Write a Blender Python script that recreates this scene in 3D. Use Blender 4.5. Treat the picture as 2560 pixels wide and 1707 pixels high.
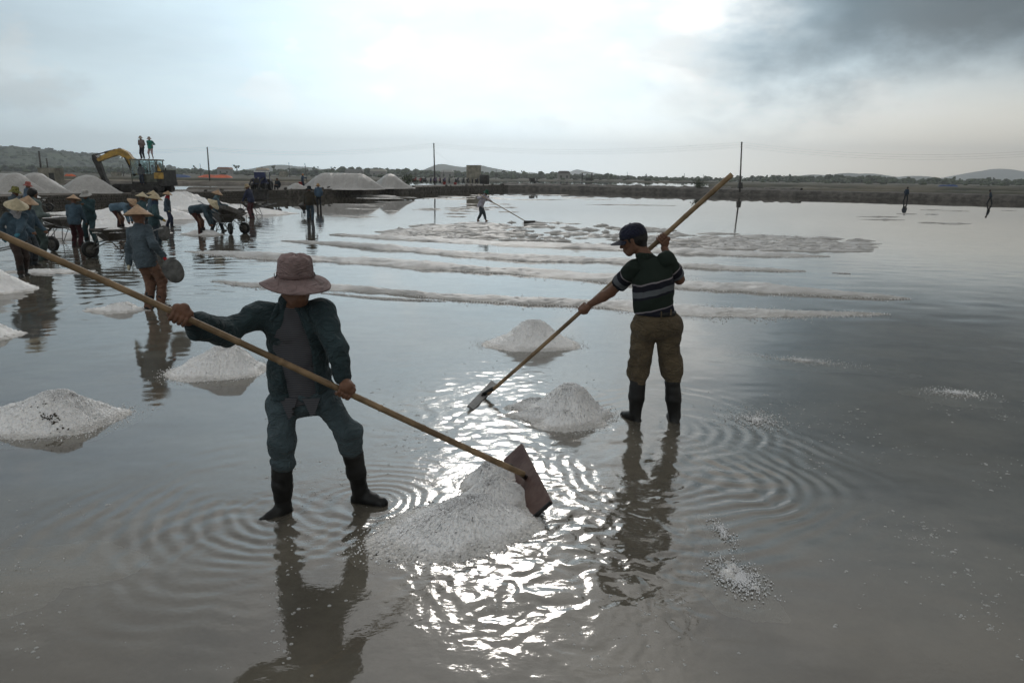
import bpy, math, random
import numpy as np
from math import radians, sin, cos, tan, pi, atan2, sqrt, exp
from mathutils import Vector, Matrix

for o in list(bpy.data.objects):
    bpy.data.objects.remove(o, do_unlink=True)
scene = bpy.context.scene
COL = scene.collection
random.seed(7)
RNG = np.random.default_rng(7)

# ------------------------------------------------------------------ camera
CAM_H, PITCH, ROLL, FPX = 2.05, radians(13.2), radians(0.78), 1760.0
PW, PH = 2560.0, 1707.0
_f = Vector((0, cos(PITCH), -sin(PITCH)))
_r0, _u0 = Vector((1, 0, 0)), Vector((0, sin(PITCH), cos(PITCH)))
_r = _r0 * cos(ROLL) + _u0 * sin(ROLL)
_u = _u0 * cos(ROLL) - _r0 * sin(ROLL)
CAM = Vector((0, 0, CAM_H))
cd = bpy.data.cameras.new('camera')
cd.sensor_width, cd.lens = 36.0, 36.0 * FPX / PW
cd.clip_start, cd.clip_end = 0.05, 20000
cam = bpy.data.objects.new('camera', cd)
COL.objects.link(cam)
cam.matrix_world = Matrix(((_r.x, _u.x, -_f.x, 0), (_r.y, _u.y, -_f.y, 0), (_r.z, _u.z, -_f.z, CAM_H), (0, 0, 0, 1)))
scene.camera = cam

def ray(u, v):
    return _f + _r * ((u - PW / 2) / FPX) + _u * ((PH / 2 - v) / FPX)
def G(u, v, z=0.0):                      # where the line of sight meets the level z
    d = ray(u, v)
    return CAM + d * ((z - CAM_H) / d.z)
def P(u, v, y):                          # the point on the line of sight at distance y
    d = ray(u, v)
    return CAM + d * (y / d.y)

# ------------------------------------------------------------------ light
_g = ray(1245, 1330)
SUN_EL = math.asin(-_g.normalized().z)
SUN_AZ = atan2(_g.x, _g.y)
SUN_DIR = Vector((sin(SUN_AZ) * cos(SUN_EL), cos(SUN_AZ) * cos(SUN_EL), sin(SUN_EL)))
sl = bpy.data.lights.new('sun', 'SUN')
sl.energy, sl.angle, sl.color = 0.5, radians(10.0), (1.0, 0.95, 0.88)
so = bpy.data.objects.new('sun', sl)
COL.objects.link(so)
so.rotation_euler = (-SUN_DIR).to_track_quat('-Z', 'Y').to_euler()
so.location = (0, 0, 60)
so['kind'] = 'helper'

class N:                                 # short way to wire shader nodes
    def __init__(self, tree):
        self.t = tree
    def new(self, kind, **kw):
        n = self.t.nodes.new(kind)
        for k, v in kw.items():
            setattr(n, k, v)
        return n
    def put(self, sock, v):
        if hasattr(v, 'is_output'):
            self.t.links.new(v, sock)
        elif v is not None:
            if sock.type == 'RGBA' and not hasattr(v, '__len__'):
                v = (v, v, v, 1)
            elif sock.type == 'RGBA' and len(v) == 3:
                v = (*v, 1)
            sock.default_value = v
    def m(self, op, a, b=None, c=None, clamp=False):
        n = self.new('ShaderNodeMath', operation=op, use_clamp=clamp)
        for i, x in enumerate((a, b, c)):
            if x is not None:
                self.put(n.inputs[i], x)
        return n.outputs[0]
    def vm(self, op, a, b=None, scale=None):
        n = self.new('ShaderNodeVectorMath', operation=op)
        self.put(n.inputs[0], a)
        if b is not None:
            self.put(n.inputs[1], b)
        if scale is not None:
            self.put(n.inputs['Scale'], scale)
        return n.outputs['Value'] if op in ('DOT_PRODUCT', 'LENGTH', 'DISTANCE') else n.outputs[0]
    def comb(self, x, y, z):
        n = self.new('ShaderNodeCombineXYZ')
        for i, v in enumerate((x, y, z)):
            self.put(n.inputs[i], v)
        return n.outputs[0]
    def sep(self, v):
        n = self.new('ShaderNodeSeparateXYZ')
        self.put(n.inputs[0], v)
        return n.outputs
    def noise(self, vec, scale, detail=3, rough=0.5, dist=0.0, dims='3D'):
        n = self.new('ShaderNodeTexNoise', noise_dimensions=dims)
        if vec is not None:
            self.put(n.inputs['Vector'], vec)
        n.inputs['Scale'].default_value, n.inputs['Detail'].default_value = scale, detail
        n.inputs['Roughness'].default_value, n.inputs['Distortion'].default_value = rough, dist
        return n.outputs['Fac']
    def ramp(self, v, lo, hi, a=0.0, b=1.0, smooth=True):
        n = self.new('ShaderNodeMapRange', interpolation_type='SMOOTHSTEP' if smooth else 'LINEAR')
        for i, x in enumerate((v, lo, hi, a, b)):
            self.put(n.inputs[i], x)
        return n.outputs[0]
    def mix(self, f, a, b, blend='MIX'):
        n = self.new('ShaderNodeMix', data_type='RGBA', blend_type=blend)
        self.put(n.inputs[0], f)
        self.put(n.inputs[6], a)
        self.put(n.inputs[7], b)
        return n.outputs[2]
    def scale(self, col, k):
        n = self.new('ShaderNodeMix', data_type='RGBA', blend_type='MULTIPLY')
        n.inputs[0].default_value = 1.0
        self.put(n.inputs[6], col)
        g = self.new('ShaderNodeCombineColor')
        for i in range(3):
            self.put(g.inputs[i], k)
        self.t.links.new(g.outputs[0], n.inputs[7])
        return n.outputs[2]

def build_world():
    w = bpy.data.worlds.new('World')
    scene.world = w
    w.use_nodes = True
    nt = w.node_tree
    nt.nodes.clear()
    n = N(nt)
    sky = n.new('ShaderNodeTexSky', sky_type='NISHITA', sun_disc=False)
    sky.sun_elevation, sky.sun_rotation = SUN_EL, SUN_AZ
    sky.air_density, sky.dust_density, sky.ozone_density = 1.0, 1.0, 2.0
    d = n.vm('NORMALIZE', n.new('ShaderNodeTexCoord').outputs['Generated'])
    x, y, z = n.sep(d)
    zc = n.m('MAXIMUM', z, 0.0)
    az = n.m('ARCTAN2', x, y)
    el = n.m('ARCSINE', zc)
    inv = n.m('DIVIDE', 1.0, n.m('ADD', zc, 0.10))
    q = n.comb(n.m('MULTIPLY', x, inv), n.m('MULTIPLY', y, inv), n.m('MULTIPLY', inv, 0.05))   # on the level of the cloud deck
    sd = n.vm('DOT_PRODUCT', d, tuple(SUN_DIR))
    sd = n.m('MAXIMUM', sd, 0.0)
    glow = n.m('POWER', sd, 5.0)
    glow2 = n.m('POWER', sd, 40.0)
    def cnoise(vec, scale, detail, rough):
        t = n.new('ShaderNodeTexNoise')
        n.put(t.inputs['Vector'], vec)
        t.inputs['Scale'].default_value, t.inputs['Detail'].default_value, t.inputs['Roughness'].default_value = scale, detail, rough
        s = n.new('ShaderNodeSeparateColor')
        nt.links.new(t.outputs['Color'], s.inputs[0])
        return t.outputs['Fac'], s.outputs[1], s.outputs[2]
    deck, deck2, deck3 = cnoise(q, 0.75, 4, 0.58)
    curl, curl2, curl3 = cnoise(n.vm('MULTIPLY', d, (1.0, 1.0, 1.9)), 5.2, 6, 0.60)
    # thin bright veil over the blue
    veil = n.ramp(n.m('ADD', n.m('MULTIPLY', deck, 0.75), n.m('MULTIPLY', curl3, 0.25)), 0.36, 0.62, 0.72, 0.98)
    ch = n.m('MAXIMUM', n.m('DIVIDE', y, n.m('SQRT', n.m('ADD', n.m('ADD', n.m('MULTIPLY', x, x), n.m('MULTIPLY', y, y)), 1e-5))), 0.0)
    gh = n.m('MULTIPLY', n.m('POWER', ch, 6.0), n.ramp(el, 0.45, 1.1, 1.0, 0.7))
    vb = n.m('ADD', n.m('MULTIPLY', gh, 9.9), n.m('ADD', n.m('MULTIPLY', glow2, 2.0), 3.3))
    vb = n.m('MULTIPLY', vb, n.ramp(n.m('ADD', n.m('MULTIPLY', deck2, 0.6), n.m('MULTIPLY', deck3, 0.4)), 0.36, 0.64, 0.92, 1.10))
    hue = n.mix(glow, (0.78, 0.98, 1.09), (0.79, 1.0, 1.12))
    hue = n.mix(n.m('MAXIMUM', n.ramp(sd, 0.0, 0.5, 1.0, 0.0), n.ramp(el, 0.32, 0.60)), hue, (0.98, 0.97, 0.94))
    vcol = n.scale(hue, n.m('MULTIPLY', n.m('ADD', vb, n.ramp(sd, 0.0, 0.7, 3.8, 0.0)), n.ramp(el, 0.30, 0.60, 1.0, 0.80)))
    c = n.mix(veil, sky.outputs[0], vcol)
    # pale milky band above the horizon
    low = n.ramp(el, 0.0, 0.17, 0.92, 0.0)
    lcol = n.scale(n.mix(n.ramp(az, 0.0, 0.6), n.mix(n.ramp(az, -0.6, 0.0), (0.78, 0.98, 1.07), (0.90, 1.0, 1.04)), (1.10, 0.98, 0.80)),
                   n.m('MULTIPLY', n.ramp(az, -0.65, 0.0, 12.6, 18.6), n.ramp(az, 0.1, 0.65, 1.0, 0.60)))
    c = n.mix(low, c, lcol)
    # curled cumulus: bright rims, slightly darker bellies
    c = n.mix(n.m('MULTIPLY', n.ramp(curl, 0.52, 0.60), n.ramp(el, 0.03, 0.10, 0.0, 0.30)), c, n.scale((1.0, 0.98, 0.94), n.m('MULTIPLY', vb, 1.25)))
    c = n.mix(n.m('MULTIPLY', n.ramp(curl2, 0.53, 0.66), n.ramp(el, 0.02, 0.08, 0.0, 0.28)), c, n.scale((0.80, 0.90, 0.97), n.m('MULTIPLY', vb, 0.72)))
    # the heavy grey cloud to the right
    wn, wn2 = n.m('SUBTRACT', deck2, 0.5), n.m('SUBTRACT', curl3, 0.5)
    edge = n.m('ADD', az, n.m('ADD', n.m('MULTIPLY', wn, 0.30), n.m('MULTIPLY', wn2, 0.24)))
    m1 = n.ramp(edge, 0.18, 0.42)
    und = n.m('ADD', el, n.m('MULTIPLY', wn2, 0.20))
    under = n.ramp(az, 0.25, 0.62, 0.095, 0.15)
    m2 = n.ramp(n.m('SUBTRACT', und, under), -0.05, 0.06)
    dark = n.m('MULTIPLY', n.m('MULTIPLY', m1, m2), n.ramp(el, 0.28, 0.55, 1.0, 0.15))
    dcol = n.scale(n.mix(n.ramp(curl2, 0.4, 0.65), (0.43, 0.68, 0.86), (0.58, 0.80, 0.95)), n.ramp(az, 0.20, 0.56, 5.0, 1.35))
    c = n.mix(n.m('MULTIPLY', dark, 0.97), c, dcol)
    # bright fringe where the sun comes past that cloud
    fr = n.m('MULTIPLY', n.ramp(edge, 0.10, 0.22), n.ramp(edge, 0.22, 0.36, 1.0, 0.0))
    fr = n.m('MULTIPLY', fr, n.ramp(el, 0.06, 0.14))
    c = n.mix(n.m('MULTIPLY', fr, 0.6), c, n.scale((1.0, 0.97, 0.92), n.m('MULTIPLY', vb, n.ramp(curl, 0.40, 0.60, 0.75, 1.30))))
    bg = n.new('ShaderNodeBackground')
    bg.inputs['Strength'].default_value = 0.10
    nt.links.new(c, bg.inputs['Color'])
    nt.links.new(bg.outputs[0], n.new('ShaderNodeOutputWorld').inputs[0])
build_world()
scene.world.cycles.sampling_method = 'MANUAL'
scene.world.cycles.sample_map_resolution = 512

scene.view_settings.view_transform = 'Standard'
scene.view_settings.look = 'None'
scene.view_settings.exposure = 0.08
scene.view_settings.gamma = 1.0
scene.view_settings.use_curve_mapping = False
scene.render.engine = 'CYCLES'
scene.cycles.use_denoising = True
scene.cycles.max_bounces = 6
scene.cycles.diffuse_bounces = 2
scene.cycles.glossy_bounces = 3
scene.cycles.transparent_max_bounces = 8
scene.cycles.volume_bounces = 0
scene.cycles.caustics_reflective = False
scene.cycles.caustics_refractive = False
scene.cycles.sample_clamp_indirect = 6.0

# ------------------------------------------------------------------ helpers
def tag(o, label=None, cat=None, group=None, kind=None):
    for k, v in (('label', label), ('category', cat), ('group', group), ('kind', kind)):
        if v:
            o[k] = v
    return o
def empty(name, loc=(0, 0, 0), rz=0.0, parent=None):
    o = bpy.data.objects.new(name, None)
    o.empty_display_size = 0.1
    COL.objects.link(o)
    o.location = loc
    o.rotation_euler = (0, 0, rz)
    o.parent = parent
    return o
def mesh_obj(name, verts, faces, mat, parent=None, smooth=True, attr=None):
    me = bpy.data.meshes.new(name)
    verts = np.asarray(verts, dtype=np.float32).reshape(-1, 3)
    if isinstance(faces, np.ndarray) and faces.ndim == 2:
        k = faces.shape[1]
        me.vertices.add(len(verts))
        me.vertices.foreach_set('co', verts.ravel())
        me.loops.add(faces.size)
        me.loops.foreach_set('vertex_index', faces.astype(np.int32).ravel())
        me.polygons.add(len(faces))
        me.polygons.foreach_set('loop_start', np.arange(0, faces.size, k, dtype=np.int32))
        me.update(calc_edges=True)
    else:
        me.from_pydata([tuple(map(float, v)) for v in verts], [], [tuple(map(int, f)) for f in faces])
    if smooth:
        me.polygons.foreach_set('use_smooth', np.ones(len(me.polygons), dtype=bool))
    for k, v in (attr or {}).items():
        a = me.attributes.new(k, 'FLOAT', 'POINT')
        a.data.foreach_set('value', np.asarray(v, dtype=np.float32))
    if mat is not None:
        me.materials.append(mat)
    o = bpy.data.objects.new(name, me)
    COL.objects.link(o)
    o.parent = parent
    return o
class MB:                                # collects simple solids into one mesh
    def __init__(self):
        self.v, self.f = [], []
    def add(self, v, f):
        k = len(self.v)
        self.v += [tuple(p) for p in v]
        self.f += [tuple(i + k for i in q) for q in f]
        return self
    def box(self, c, s, rot=None, taper=(1, 1)):
        hx, hy, hz = s[0] / 2, s[1] / 2, s[2] / 2
        pts = []
        for zz in (-1, 1):
            tx, ty = taper if zz > 0 else (1, 1)
            for xx, yy in ((-1, -1), (1, -1), (1, 1), (-1, 1)):
                p = Vector((xx * hx * tx, yy * hy * ty, zz * hz))
                if rot is not None:
                    p = rot @ p
                pts.append(p + Vector(c))
        return self.add(pts, [(3, 2, 1, 0), (4, 5, 6, 7), (0, 1, 5, 4), (1, 2, 6, 5), (2, 3, 7, 6), (3, 0, 4, 7)])
    def tube(self, pts, rad, n=8, caps=True):
        pts = [Vector(p) for p in pts]
        if not hasattr(rad, '__len__'):
            rad = [rad] * len(pts)
        vs, fs = [], []
        ref = None
        for i, p in enumerate(pts):
            a, b = pts[max(i - 1, 0)], pts[min(i + 1, len(pts) - 1)]
            t = (b - a).normalized()
            if ref is None:
                ref = t.orthogonal().normalized()
            s = (ref - t * ref.dot(t)).normalized()
            ref = s
            q = t.cross(s)
            for k in range(n):
                an = 2 * pi * k / n
                vs.append(p + (s * cos(an) + q * sin(an)) * rad[i])
        for i in range(len(pts) - 1):
            for k in range(n):
                a, b = i * n + k, i * n + (k + 1) % n
                fs.append((a, b, b + n, a + n))
        if caps:
            fs.append(tuple(range(n - 1, -1, -1)))
            fs.append(tuple(range((len(pts) - 1) * n, len(pts) * n)))
        return self.add(vs, fs)
    def lathe(self, prof, n=24, c=(0, 0, 0), M=None, wob=None):
        vs, fs = [], []
        for j, (r, z) in enumerate(prof):
            for k in range(n):
                an = 2 * pi * k / n
                rr, zz = (r, z) if wob is None else wob(r, z, an)
                p = Vector((rr * cos(an), rr * sin(an), zz))
                if M is not None:
                    p = M @ p
                vs.append(p + Vector(c))
        for j in range(len(prof) - 1):
            for k in range(n):
                a, b = j * n + k, j * n + (k + 1) % n
                fs.append((a, b, b + n, a + n))
        return self.add(vs, fs)
    def prism(self, poly, axis, depth):      # poly in a plane, pushed along axis by +-depth/2
        ax = Vector(axis)
        k = len(poly)
        a = [Vector(p) - ax * depth / 2 for p in poly]
        b = [Vector(p) + ax * depth / 2 for p in poly]
        return self.add(a + b, [tuple(range(k - 1, -1, -1)), tuple(range(k, 2 * k))] + [(i, (i + 1) % k, k + (i + 1) % k, k + i) for i in range(k)])
    def obj(self, name, mat, parent=None, smooth=False):
        return mesh_obj(name, self.v, self.f, mat, parent, smooth)

def wob3(p, f, seed=0):                  # cheap smooth noise in -1..1, p is (...,3)
    r = np.random.default_rng(seed)
    out = np.zeros(p.shape[:-1], dtype=np.float32)
    tot = 0
    for o in range(3):
        for _ in range(4):
            d = r.normal(size=3)
            d /= np.linalg.norm(d)
            k = f * (2 ** o) * r.uniform(0.7, 1.3)
            out += np.sin(p @ (d * k).astype(np.float32) + r.uniform(0, 6.28)).astype(np.float32) * 0.5 ** o
        tot += 2.2 * 0.5 ** o
    return out / tot

def mat(name, col, rough=0.8, var=0.15, vscale=8.0, bump=0.0, bscale=60.0, metal=0.0, spec=0.3, coat=0.0, col2=None, bdist=0.01, sheen=0.0):
    m = bpy.data.materials.new(name)
    m.use_nodes = True
    nt = m.node_tree
    n = N(nt)
    b = nt.nodes['Principled BSDF']
    tc = n.new('ShaderNodeTexCoord').outputs['Object']
    f = n.noise(tc, vscale, 5, 0.6)
    dk = tuple(c * (1 - var * 1.6) for c in col) if col2 is None else col2
    lt = tuple(min(c * (1 + var), 1) for c in col)
    nt.links.new(n.mix(n.ramp(f, 0.3, 0.7), dk, lt), b.inputs['Base Color'])
    b.inputs['Roughness'].default_value = rough
    b.inputs['Metallic'].default_value = metal
    b.inputs['Specular IOR Level'].default_value = spec
    b.inputs['Coat Weight'].default_value = coat
    b.inputs['Sheen Weight'].default_value = sheen
    if bump > 0:
        bn = n.new('ShaderNodeBump')
        bn.inputs['Strength'].default_value = bump
        bn.inputs['Distance'].default_value = bdist
        nt.links.new(n.noise(tc, bscale, 4, 0.6), bn.inputs['Height'])
        nt.links.new(bn.outputs[0], b.inputs['Normal'])
    return m

# ------------------------------------------------------------------ materials of the setting
def salt_material(name, c1=(0.96, 0.945, 0.925), c2=(0.89, 0.875, 0.855), grain=90.0, dirt=0.05):
    m = bpy.data.materials.new(name)
    m.use_nodes = True
    nt = m.node_tree
    n = N(nt)
    b = nt.nodes['Principled BSDF']
    geo = n.new('ShaderNodeNewGeometry').outputs['Position']
    v = n.new('ShaderNodeTexVoronoi', feature='F1')
    nt.links.new(geo, v.inputs['Vector'])
    v.inputs['Scale'].default_value = grain
    f1 = n.ramp(n.noise(geo, 3.0, 6, 0.65), 0.3, 0.7)
    f2 = n.noise(geo, grain * 0.8, 3, 0.7)
    c = n.mix(n.m('ADD', n.m('MULTIPLY', f1, 0.45), n.m('MULTIPLY', n.ramp(f2, 0.3, 0.7), 0.55)), c2, c1)
    specks = n.m('MULTIPLY', n.ramp(n.noise(geo, grain * 0.45, 2, 0.5), 0.68, 0.76), dirt * 3.5, clamp=True)
    c = n.mix(specks, c, (0.16, 0.15, 0.13))
    if grain > 50:                            # soaked and greyer just above the brine
        zz = n.sep(geo)[2]
        c = n.mix(n.ramp(n.m('ADD', zz, n.m('MULTIPLY', n.m('SUBTRACT', f1, 0.5), 0.03)), 0.004, 0.045, 0.55, 0.0), c, (0.36, 0.34, 0.30))
    nt.links.new(c, b.inputs['Base Color'])
    b.inputs['Roughness'].default_value = 0.45
    b.inputs['Specular IOR Level'].default_value = 0.4
    if grain > 50:
        b.inputs['Subsurface Weight'].default_value = 0.7
        b.inputs['Subsurface Radius'].default_value = (1.0, 0.95, 0.9)
        b.inputs['Subsurface Scale'].default_value = 0.012
    bn = n.new('ShaderNodeBump')
    bn.inputs['Strength'].default_value = 0.5
    bn.inputs['Distance'].default_value = 0.010
    nt.links.new(n.m('ADD', v.outputs['Distance'], n.m('MULTIPLY', f2, 0.8)), bn.inputs['Height'])
    nt.links.new(bn.outputs[0], b.inputs['Normal'])
    return m
SALT = salt_material('salt')
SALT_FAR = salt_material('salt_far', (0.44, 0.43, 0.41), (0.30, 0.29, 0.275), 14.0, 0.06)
SALT_WET = salt_material('salt_wet', (0.60, 0.595, 0.58), (0.44, 0.432, 0.42), 60.0, 0.06)
GRAIN = mat('salt_crystal', (0.88, 0.88, 0.88), 0.35, 0.05, 30, spec=0.5)

def water_material():
    m = bpy.data.materials.new('brine')
    m.use_nodes = True
    nt = m.node_tree
    nt.nodes.clear()
    n = N(nt)
    pos = n.new('ShaderNodeNewGeometry').outputs['Position']
    mud = n.mix(n.ramp(n.noise(n.vm('MULTIPLY', pos, (0.6, 1.0, 1.0)), 1.1, 4, 0.62), 0.34, 0.66), (0.175, 0.157, 0.126), (0.260, 0.234, 0.186))
    chop = n.new('ShaderNodeAttribute', attribute_name='chop').outputs['Fac']
    bn = n.new('ShaderNodeBump')
    bn.inputs['Strength'].default_value = 1.0
    bn.inputs['Distance'].default_value = 1.0
    nt.links.new(n.m('MULTIPLY', n.noise(n.vm('MULTIPLY', pos, (0.7, 1.0, 1.0)), 38.0, 2, 0.5), chop), bn.inputs['Height'])
    df = n.new('ShaderNodeBsdfDiffuse')
    nt.links.new(mud, df.inputs['Color'])
    tr = n.new('ShaderNodeBsdfTransparent')
    tr.inputs['Color'].default_value = (0.86, 0.86, 0.80, 1)
    gl = n.new('ShaderNodeBsdfGlossy')
    nt.links.new(n.m('ADD', n.m('MULTIPLY', chop, 55.0), 0.02, clamp=True), gl.inputs['Roughness'])
    fr = n.new('ShaderNodeFresnel')
    fr.inputs['IOR'].default_value = 1.6
    nt.links.new(bn.outputs[0], gl.inputs['Normal'])
    nt.links.new(bn.outputs[0], fr.inputs['Normal'])
    body, top = n.new('ShaderNodeMixShader'), n.new('ShaderNodeMixShader')
    body.inputs[0].default_value = 0.52
    nt.links.new(tr.outputs[0], body.inputs[1])
    nt.links.new(df.outputs[0], body.inputs[2])
    nt.links.new(n.m('POWER', fr.outputs[0], 0.80), top.inputs[0])
    nt.links.new(body.outputs[0], top.inputs[1])
    nt.links.new(gl.outputs[0], top.inputs[2])
    nt.links.new(top.outputs[0], n.new('ShaderNodeOutputMaterial').inputs[0])
    return m
WATER = water_material()
BED = mat('pan_bed', (0.22, 0.205, 0.175), 0.9, 0.5, 1.6, 0.3, 20)
SOIL = mat('bank_soil', (0.15, 0.135, 0.115), 0.95, 0.3, 0.6, 0.9, 6.0, bdist=0.06)
SOIL_DARK = mat('wet_earth', (0.095, 0.088, 0.078), 0.8, 0.35, 1.2, 0.9, 5.0, bdist=0.05)
TRACK = mat('beige_track', (0.34, 0.30, 0.24), 0.95, 0.2, 0.4, 0.5, 5.0)
FIELD = mat('dry_field', (0.095, 0.085, 0.062), 0.95, 0.35, 0.06, col2=(0.042, 0.046, 0.032))
STONE = mat('wall_stone', (0.115, 0.105, 0.09), 0.85, 0.4, 3.0, 0.8, 9.0, bdist=0.03)
CONC = mat('weathered_concrete', (0.27, 0.255, 0.21), 0.9, 0.25, 1.3, 0.5, 8.0, col2=(0.16, 0.15, 0.12))
WOOD_FAR = mat('far_foliage', (0.065, 0.085, 0.045), 0.9, 0.4, 0.12)
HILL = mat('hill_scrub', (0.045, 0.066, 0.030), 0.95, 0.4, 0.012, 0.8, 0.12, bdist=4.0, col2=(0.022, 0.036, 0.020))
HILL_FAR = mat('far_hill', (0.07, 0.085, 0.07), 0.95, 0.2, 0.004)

# ------------------------------------------------------------------ water, bed, land
def sheet(name, x0, x1, y0, y1, z, m, kind='structure', nx=1, ny=1):
    X, Y = np.meshgrid(np.linspace(x0, x1, nx + 1), np.linspace(y0, y1, ny + 1))
    v = np.stack([X, Y, np.full_like(X, z)], -1).reshape(-1, 3)
    i = np.arange((nx + 1) * (ny + 1)).reshape(ny + 1, nx + 1)
    f = np.stack([i[:-1, :-1], i[:-1, 1:], i[1:, 1:], i[1:, :-1]], -1).reshape(-1, 4)
    return tag(mesh_obj(name, v, f, m, smooth=False), kind=kind)
_tab = {}
def vnoise(x, y, seed=0):                     # smooth lattice noise, -1..1
    if seed not in _tab:
        _tab[seed] = np.random.default_rng(seed).uniform(-1, 1, (256, 256)).astype(np.float32)
    t = _tab[seed]
    xi, yi = np.floor(x).astype(np.int32), np.floor(y).astype(np.int32)
    fx, fy = (x - xi).astype(np.float32), (y - yi).astype(np.float32)
    fx, fy = fx * fx * fx * (fx * (fx * 6 - 15) + 10), fy * fy * fy * (fy * (fy * 6 - 15) + 10)
    a, b, c, d = t[xi & 255, yi & 255], t[(xi + 1) & 255, yi & 255], t[xi & 255, (yi + 1) & 255], t[(xi + 1) & 255, (yi + 1) & 255]
    return (a + (b - a) * fx) * (1 - fy) + (c + (d - c) * fx) * fy
def sstep(x, a, b):
    t = np.clip((x - a) / (b - a), 0, 1)
    return t * t * (3 - 2 * t)
def water_height(x, y):
    wx, wy = vnoise(x * 2.2, y * 2.2, 1), vnoise(x * 2.2, y * 2.2, 2)
    px = x + wx * 0.06 + 0.11 * vnoise(x * 1.1, y * 1.1, 41) + 0.018 * vnoise(x * 7, y * 7, 42)
    py = y + wy * 0.06 + 0.11 * vnoise(x * 1.1, y * 1.1, 43) + 0.018 * vnoise(x * 7, y * 7, 44)
    h = np.zeros_like(x)
    A1, A2, B1, B2 = G(690, 1290), G(905, 1262), G(1588, 1052), G(1688, 1054)
    C1, M4, P4 = G(1655, 1175), G(1345, 1290), G(381, 769)
    # centre, wavelength, slope, where the rings start, peak and die out
    for k, (c, lam, sl_, r0, r1, r2) in enumerate(((A1, 0.085, 0.20, 0.02, 0.3, 1.9), (A2, 0.07, 0.13, 0.02, 0.2, 1.1), (B1, 0.10, 0.15, 0.02, 0.3, 1.3),
                                   (B2, 0.11, 0.16, 0.02, 0.3, 1.3), (C1, 0.088, 0.19, 0.10, 0.6, 1.7), (G(1790, 1130), 0.125, 0.13, 0.1, 0.5, 1.3), (G(560, 1400), 0.11, 0.09, 0.1, 0.4, 1.2), (M4, 0.085, 0.13, 0.1, 0.4, 1.0),
                                   (P4, 0.22, 0.07, 0.1, 0.8, 3.6), (G(1590, 960), 0.17, 0.03, 0.3, 1.6, 3.2))):
        r = np.hypot(px - c.x, py - c.y)
        env = sstep(r, r0, r1) * (1 - sstep(r, r1, r2))
        side = 0.35 + 0.95 * vnoise(x * 1.3 + 17 * k, y * 1.3, 3) + 0.45 * vnoise(x * 4 + 5 * k, y * 4, 4)
        lam2 = lam * (1 + 0.25 * r)                      # longer waves run ahead
        h += np.sin(r * 2 * pi / lam2 + 3.2 * vnoise(x * 1.6, y * 1.6 + 9 * k, 5)) * env * np.clip(side, 0, 1.4) * sl_ * lam / (2 * pi)
    # broken chop where the rakes work
    for k, (c, rad, lam, am) in enumerate(((G(1390, 1340), 1.3, 0.072, 0.0044), (G(1230, 1000), 1.7, 0.085, 0.0036), (G(1620, 1150), 1.0, 0.14, 0.0034), (G(760, 1290), 0.8, 0.10, 0.0020))):
        r = np.hypot(x - c.x, (y - c.y) * 0.75)
        env = 1 - sstep(r, rad * 0.15, rad)
        qx, qy = px + 0.03 * vnoise(x * 9, y * 9, 11), py + 0.03 * vnoise(x * 9, y * 9, 12)
        h += env * am * (vnoise(qx / lam, qy / lam, 6 + k) + 0.4 * vnoise(qx * 2.1 / lam, qy * 2.1 / lam, 16 + k))
    # slow swell and breath of wind everywhere, livelier among the crowd to the left
    far = 1 - 0.65 * sstep(y, 6, 45)
    patch = 0.2 + 0.8 * sstep(vnoise(x * 0.16, y * 0.16, 8), -0.3, 0.4)
    h += far * 0.0016 * vnoise(x * 1.6, y * 2.8, 9) + far * patch * 0.0007 * vnoise(x * 5, y * 9, 10)
    left = sstep(-x / np.maximum(y, 1), 0.20, 0.36) * sstep(y, 8, 15)
    h += left * (0.0042 * vnoise(x * 2.2, y * 5.0, 13) + 0.0020 * vnoise(x * 4.5, y * 9.0, 14))
    return h
def water():
    ys = [1.2]
    while ys[-1] < 42:
        ys.append(ys[-1] * 1.0032)
    ys = np.array(ys)
    ss = np.concatenate([np.linspace(-1.6, -0.86, 40)[:-1], np.arange(-0.86, 0.86, 0.0033), np.linspace(0.86, 1.6, 40)])
    S, Y = np.meshgrid(ss, ys)
    X = S * Y
    fade = (1 - sstep(np.abs(S), 1.3, 1.6)) * (1 - sstep(Y, 33, 41.9)) * sstep(Y, 1.2, 1.5)
    Z = water_height(X, Y) * fade
    ny, nx = Z.shape
    v = np.stack([X, Y, Z], -1).reshape(-1, 3)
    i = np.arange(nx * ny).reshape(ny, nx)
    f = np.stack([i[:-1, :-1], i[:-1, 1:], i[1:, 1:], i[1:, :-1]], -1).reshape(-1, 4)
    y0, y1 = ys[0], ys[-1]
    a = 1.6
    ex = [(-700, -60), (700, -60), (700, y0), (-700, y0), (-a * y0, y0), (a * y0, y0), (-a * y1, y1), (a * y1, y1), (-700, y1), (700, y1), (-700, 520), (700, 520)]
    k = len(v)
    v = np.concatenate([v, np.array([(p[0], p[1], 0) for p in ex])])
    f = np.concatenate([f, np.array([(0, 1, 2, 3), (3, 4, 6, 8), (5, 2, 9, 7), (8, 9, 11, 10)]) + k])
    chop = 0.00025 + 0.0003 * sstep(vnoise(X * 0.7, Y * 0.7, 22), -0.2, 0.6)
    for c, rad, am in ((G(1330, 1330), 1.5, 0.0016), (G(1200, 980), 2.1, 0.0014), (G(1640, 1120), 1.2, 0.0012), (G(760, 1280), 1.1, 0.0014)):
        r = np.hypot(X - c.x, (Y - c.y) * 0.8)
        chop += am * (1 - sstep(r, rad * 0.2, rad)) * (0.45 + 0.55 * sstep(vnoise(X * 2.1, Y * 2.1, 21), -0.4, 0.5))
    chop = np.concatenate([(chop * fade).ravel(), np.zeros(len(ex))])
    return tag(mesh_obj('water', v, f, WATER, attr={'chop': chop}), kind='structure')
water()
sheet('pan_bed', -700, 700, -60, 520, -0.07, BED)

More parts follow.
